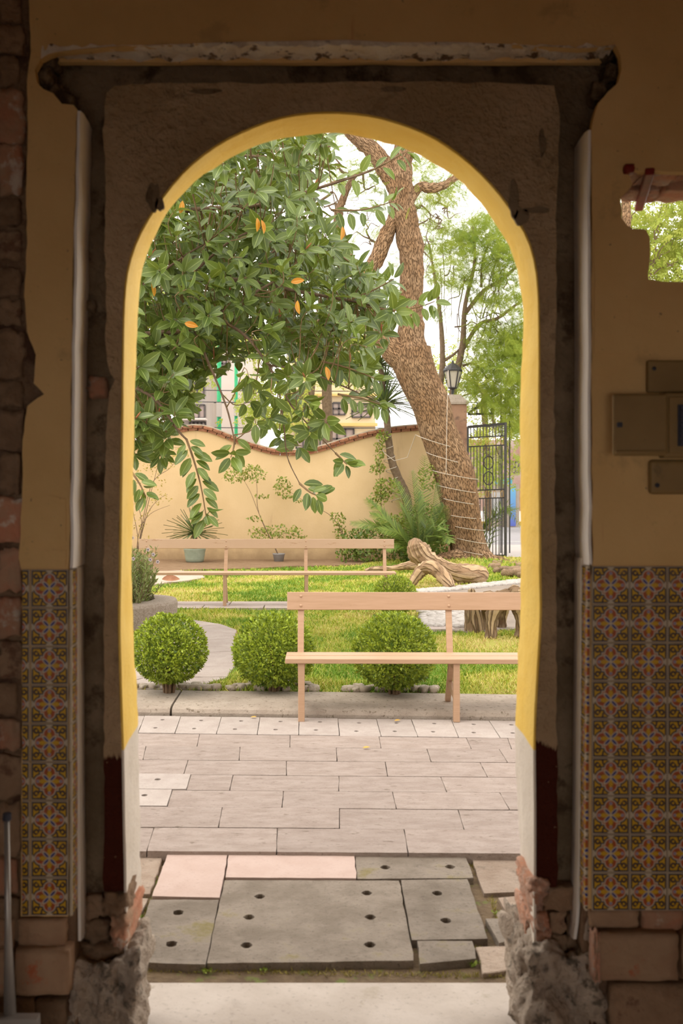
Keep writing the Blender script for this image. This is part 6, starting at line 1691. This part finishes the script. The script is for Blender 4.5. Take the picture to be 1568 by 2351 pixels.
stump('root_stool', 'larger root stool with arched legs at the right edge of the arch', (1150, 1462), [('leg', [(1128, 1466, 15), (1128, 1430, 13), (1134, 1400, 20), (1140, 1384, 24)]), ('leg', [(1198, 1462, 18), (1200, 1425, 16), (1196, 1396, 22), (1188, 1382, 24)]), ('seat', [(1106, 1376, 9), (1118, 1368, 12), (1140, 1374, 17), (1170, 1370, 19), (1195, 1368, 20), (1220, 1374, 16)]), ('leg', [(1150, 1440, 12, 0.7), (1155, 1400, 14, 0.6), (1160, 1380, 16, 0.4)]), ('leg', [(1112, 1452, 10, 0.5), (1112, 1410, 10, 0.5), (1120, 1378, 12, 0.3)]), ('knob', [(1176, 1366, 14), (1182, 1356, 15), (1192, 1352, 8)])])
# rubble heap at the foot of the tree
M_rubble = pmat('rooty_brown_rubble', (0.26, 0.17, 0.10), (0.36, 0.25, 0.15), 6, 0.9, 40, 0.02, rand=0.2)
heap = empty('rubble_heap', G(1165, 1310, ZL)); tag(heap, 'heap of rough brown stones right of the big tree roots', 'stones')
for i in range(26):
    x, y = U(1128, 1200), U(1290, 1322); h = U(0.05, 0.13)
    g = G(x, y, ZL + 0.06); o = obj('stone', rock_mesh('stone', (h, h * 0.8, h * 0.6), 0.3, i, 2, 0.5), M_rubble, heap, smooth=True)
    o.matrix_parent_inverse = Matrix(); o.location = g + Vector((0, 0, h * 0.2)) - heap.location

# ================================================================== weeds in the joints, fallen bits
M_weed = leaf_mat('joint_weed_leaf', (0.16, 0.26, 0.03), (0.36, 0.42, 0.06), 0.5, 0.3, 0.2)
spots = [(1083, 2212, 18, 'weed tuft at the right end of the gap before the threshold'), (392, 2168, 7, 'tiny weed sprouting from a hole in the left grey slab'), (1145, 2098, 12, 'weed between the cobbles right of the big slab'), (1005, 2052, 6, 'tiny weed in the upper hole of the right grey slab'), (1024, 2115, 6, 'tiny weed in the lower hole of the right grey slab'), (1036, 1990, 6, 'tiny weed in the hole of the upper right slab'), (322, 2105, 10, 'weed in the joint left of the lower left slab'), (352, 2015, 8, 'weed in the joint left of the rosy slab'), (528, 1958, 8, 'weed under the patio edge above the rosy slabs'), (605, 2228, 10, 'weed in the gap below the big drilled slab'), (470, 2232, 14, 'dry weed in the gap below the lower left slab')]
for x, y, rpx, lab in spots:
    z_ = ZF - 0.02; g = G(x, y, z_); r = rpx / FP * g.y; n = 26
    pos = np.array(g) + np.stack([RNG.normal(0, r * 0.5, n), RNG.normal(0, r * 0.4, n), np.zeros(n)], 1)
    yv = np.stack([RNG.normal(0, 1, n), RNG.normal(0, 1, n), np.full(n, 1.0)], 1)
    me = cloud_mesh('joint_weed', LEAF_OVAL_V, LEAF_OVAL_F, pos, yv, rvec(n) + np.array([0, 0, 1.0]), RNG.uniform(0.4, 0.8, n) * max(r, 0.012), tint=RNG.uniform(0, 1, n))
    tag(obj('joint_weed', me, M_weed), lab, 'weed', 'weeds in the paving joints')
M_moss = leaf_mat('dry_moss_tuft', (0.30, 0.26, 0.06), (0.52, 0.42, 0.12), 0.7, 0.1, 0.1)
pos = []
for (x0, y0, x1, y1, n) in ((300, 2228, 1200, 2244, 900), (320, 1957, 1195, 1962, 260), (340, 2060, 375, 1962, 120), (300, 2180, 345, 2070, 160), (1070, 1965, 1120, 2040, 200), (1125, 2060, 1170, 2180, 260), (1080, 2170, 1200, 2232, 200)):
    for _ in range(n):
        t = R(); g = G(x0 + (x1 - x0) * t + U(-5, 5), y0 + (y1 - y0) * t + U(-5, 5), -0.05); pos.append((g.x, g.y, -0.052))
n = len(pos)
me = cloud_mesh('joint_moss', [(x * 0.4, y, z) for x, y, z in DIA_V], DIA_F, pos, np.stack([RNG.normal(0, .8, n), RNG.normal(0, .8, n), np.ones(n)], 1), rvec(n), RNG.uniform(0.008, 0.022, n), tint=RNG.uniform(0, 1, n))
tag(obj('joint_moss', me, M_moss), 'dry yellowish moss and litter in the joints before the threshold', 'moss', kind='stuff')
M_litter = pmat('yellow_fallen_leaf', (0.66, 0.42, 0.10), (0.60, 0.34, 0.08), 20, 0)
for i, (x, y) in enumerate(((905, 1657), (832, 1719), (575, 1648))):
    o = obj('fallen_leaf', cloud_mesh('fallen_leaf', LEAF_OVAL_V, LEAF_OVAL_F, [(0, 0, 0)], [(1, 0.4 - i * 0.4, 0.1)], [(0, -0.2, 1)], [0.05]), M_litter); o.location = G(x, y, 0.004) + Vector((0, 0, 0.006))
    tag(o, ('yellow fallen leaf on the drilled pavers right of the bench leg', 'small brown fallen leaf on the middle of the patio', 'yellow fallen leaf on the drilled pavers left of the bench leg')[i], 'leaf')

ALB = 1.0
# ================================================================== things on the inside wall
M_beige = pmat('dusty_beige_enamel', (0.25, 0.155, 0.055), (0.30, 0.19, 0.07), 5, 0.15, 40, 0.003, c3=(0.20, 0.13, 0.05), s3=9, t3=(0.62, 0.72), rough=0.5, coord='World')
M_dark = pmat('black_breaker_plastic', (0.035, 0.035, 0.05), (0.05, 0.05, 0.065), 10, 0, rough=0.5)
def wbox(x0, y0, x1, y1, Yf, th, nm, mt, par, bevel=0.006):
    a, b = P(x0, y0, 3.0), P(x1, y1, 3.0)
    return MB().box(((a.x + b.x) / 2, Yf + th / 2, (a.z + b.z) / 2), ((b.x - a.x) / 2, th / 2, (a.z - b.z) / 2)).build(nm, mt, par, bevel=bevel, seg=3)
pan = empty('breaker_panel', P(1500, 1050, 2.99)); tag(pan, 'beige electrical breaker panel with its small door swung open', 'panel')
wbox(1512, 904, 1690, 1052, 2.955, 0.05, 'box', M_beige, pan)
wbox(1522, 914, 1680, 1042, 2.948, 0.012, 'bezel', M_beige, pan, 0.004)
dr = wbox(1393, 909, 1516, 1048, 2.938, 0.012, 'door', M_beige, pan, 0.010)
wbox(1398, 1036, 1512, 1044, 2.932, 0.008, 'door_lip', M_beige, dr, 0.003)
wbox(1402, 973, 1413, 984, 2.930, 0.010, 'latch', M_dark, dr, 0.002)
wbox(1420, 968, 1520, 990, 2.936, 0.004, 'door_rib', M_beige, dr, 0.001) if False else None
wbox(1541, 932, 1668, 1026, 2.944, 0.006, 'breaker_recess', M_dark, pan, 0.001)
for i in range(7): wbox(1545, 935 + i * 13, 1664, 945 + i * 13, 2.936, 0.012, 'breaker', pmat('breaker_switch_%s' % 'abcdefg'[i], (0.05, 0.05, 0.07), (0.09, 0.08, 0.09), 8, 0, rough=0.4) if i == 0 else bpy.data.materials['breaker_switch_a'], pan, 0.002)
up = empty('cover_plate', P(1530, 905, 2.99)); tag(up, 'painted square cover plate just above the breaker panel', 'cover plate')
wbox(1482, 829, 1640, 902, 2.978, 0.022, 'plate', M_beige, up)
o = MB().lathe([(0.006, 0), (0.005, 0.003), (0.0005, 0.004)], (0, 0, 0), 10).build('screw', M_dark, up); o.rotation_euler = (math.pi / 2, 0, 0); o.matrix_parent_inverse = Matrix(); o.location = P(1502, 846, 2.976) - up.location
lo = empty('cover_plate', P(1530, 1136, 2.99)); tag(lo, 'painted cover plate with one dark screw just below the breaker panel', 'cover plate')
wbox(1486, 1056, 1650, 1135, 2.976, 0.024, 'plate', M_beige, lo, 0.012)
o = MB().lathe([(0.007, 0), (0.006, 0.003), (0.0005, 0.004)], (0, 0, 0), 10).build('screw', M_dark, lo); o.rotation_euler = (math.pi / 2, 0, 0); o.matrix_parent_inverse = Matrix(); o.location = P(1509, 1114, 2.974) - lo.location
# long-handled dustpan leaning at the far left
dp = empty('dustpan', P(20, 2340, 2.86)); tag(dp, 'grey metal dustpan with a long tube handle at the lower left', 'dustpan')
M_met = pmat('dull_grey_metal', (0.36, 0.33, 0.30), (0.44, 0.41, 0.37), 6, 0.1, 40, 0.002, rough=0.4, metal=0.6)
MB().tube([P(16, 1880, 2.90), P(18, 2110, 2.88), P(23, 2335, 2.86)], [0.008, 0.009, 0.0175], 12).build('handle', M_met, dp, smooth=True)
MB().tube([P(16, 1866, 2.90), P(16, 1884, 2.90)], 0.0125, 12).build('grip_cap', M_dark, dp, bevel=0.003)
a = P(-70, 2330, 2.86); b = P(92, 2330, 2.86); z0 = -0.035
pm = MB(); t_ = 0.004
pm.box(((a.x + b.x) / 2, 2.86, (a.z + z0) / 2), ((b.x - a.x) / 2, t_, (a.z - z0) / 2)); pm.box((b.x, 2.76, (a.z * 0.6 + z0) / 2), (t_, 0.10, (a.z * 0.6 - z0) / 2)); pm.box((a.x, 2.76, (a.z * 0.6 + z0) / 2), (t_, 0.10, (a.z * 0.6 - z0) / 2)); pm.box(((a.x + b.x) / 2, 2.74, z0 + 0.004), ((b.x - a.x) / 2, 0.12, t_)); pm.box(((a.x + b.x) / 2, 2.845, a.z), ((b.x - a.x) / 2, 0.018, t_))
pm.build('pan', M_met, dp)
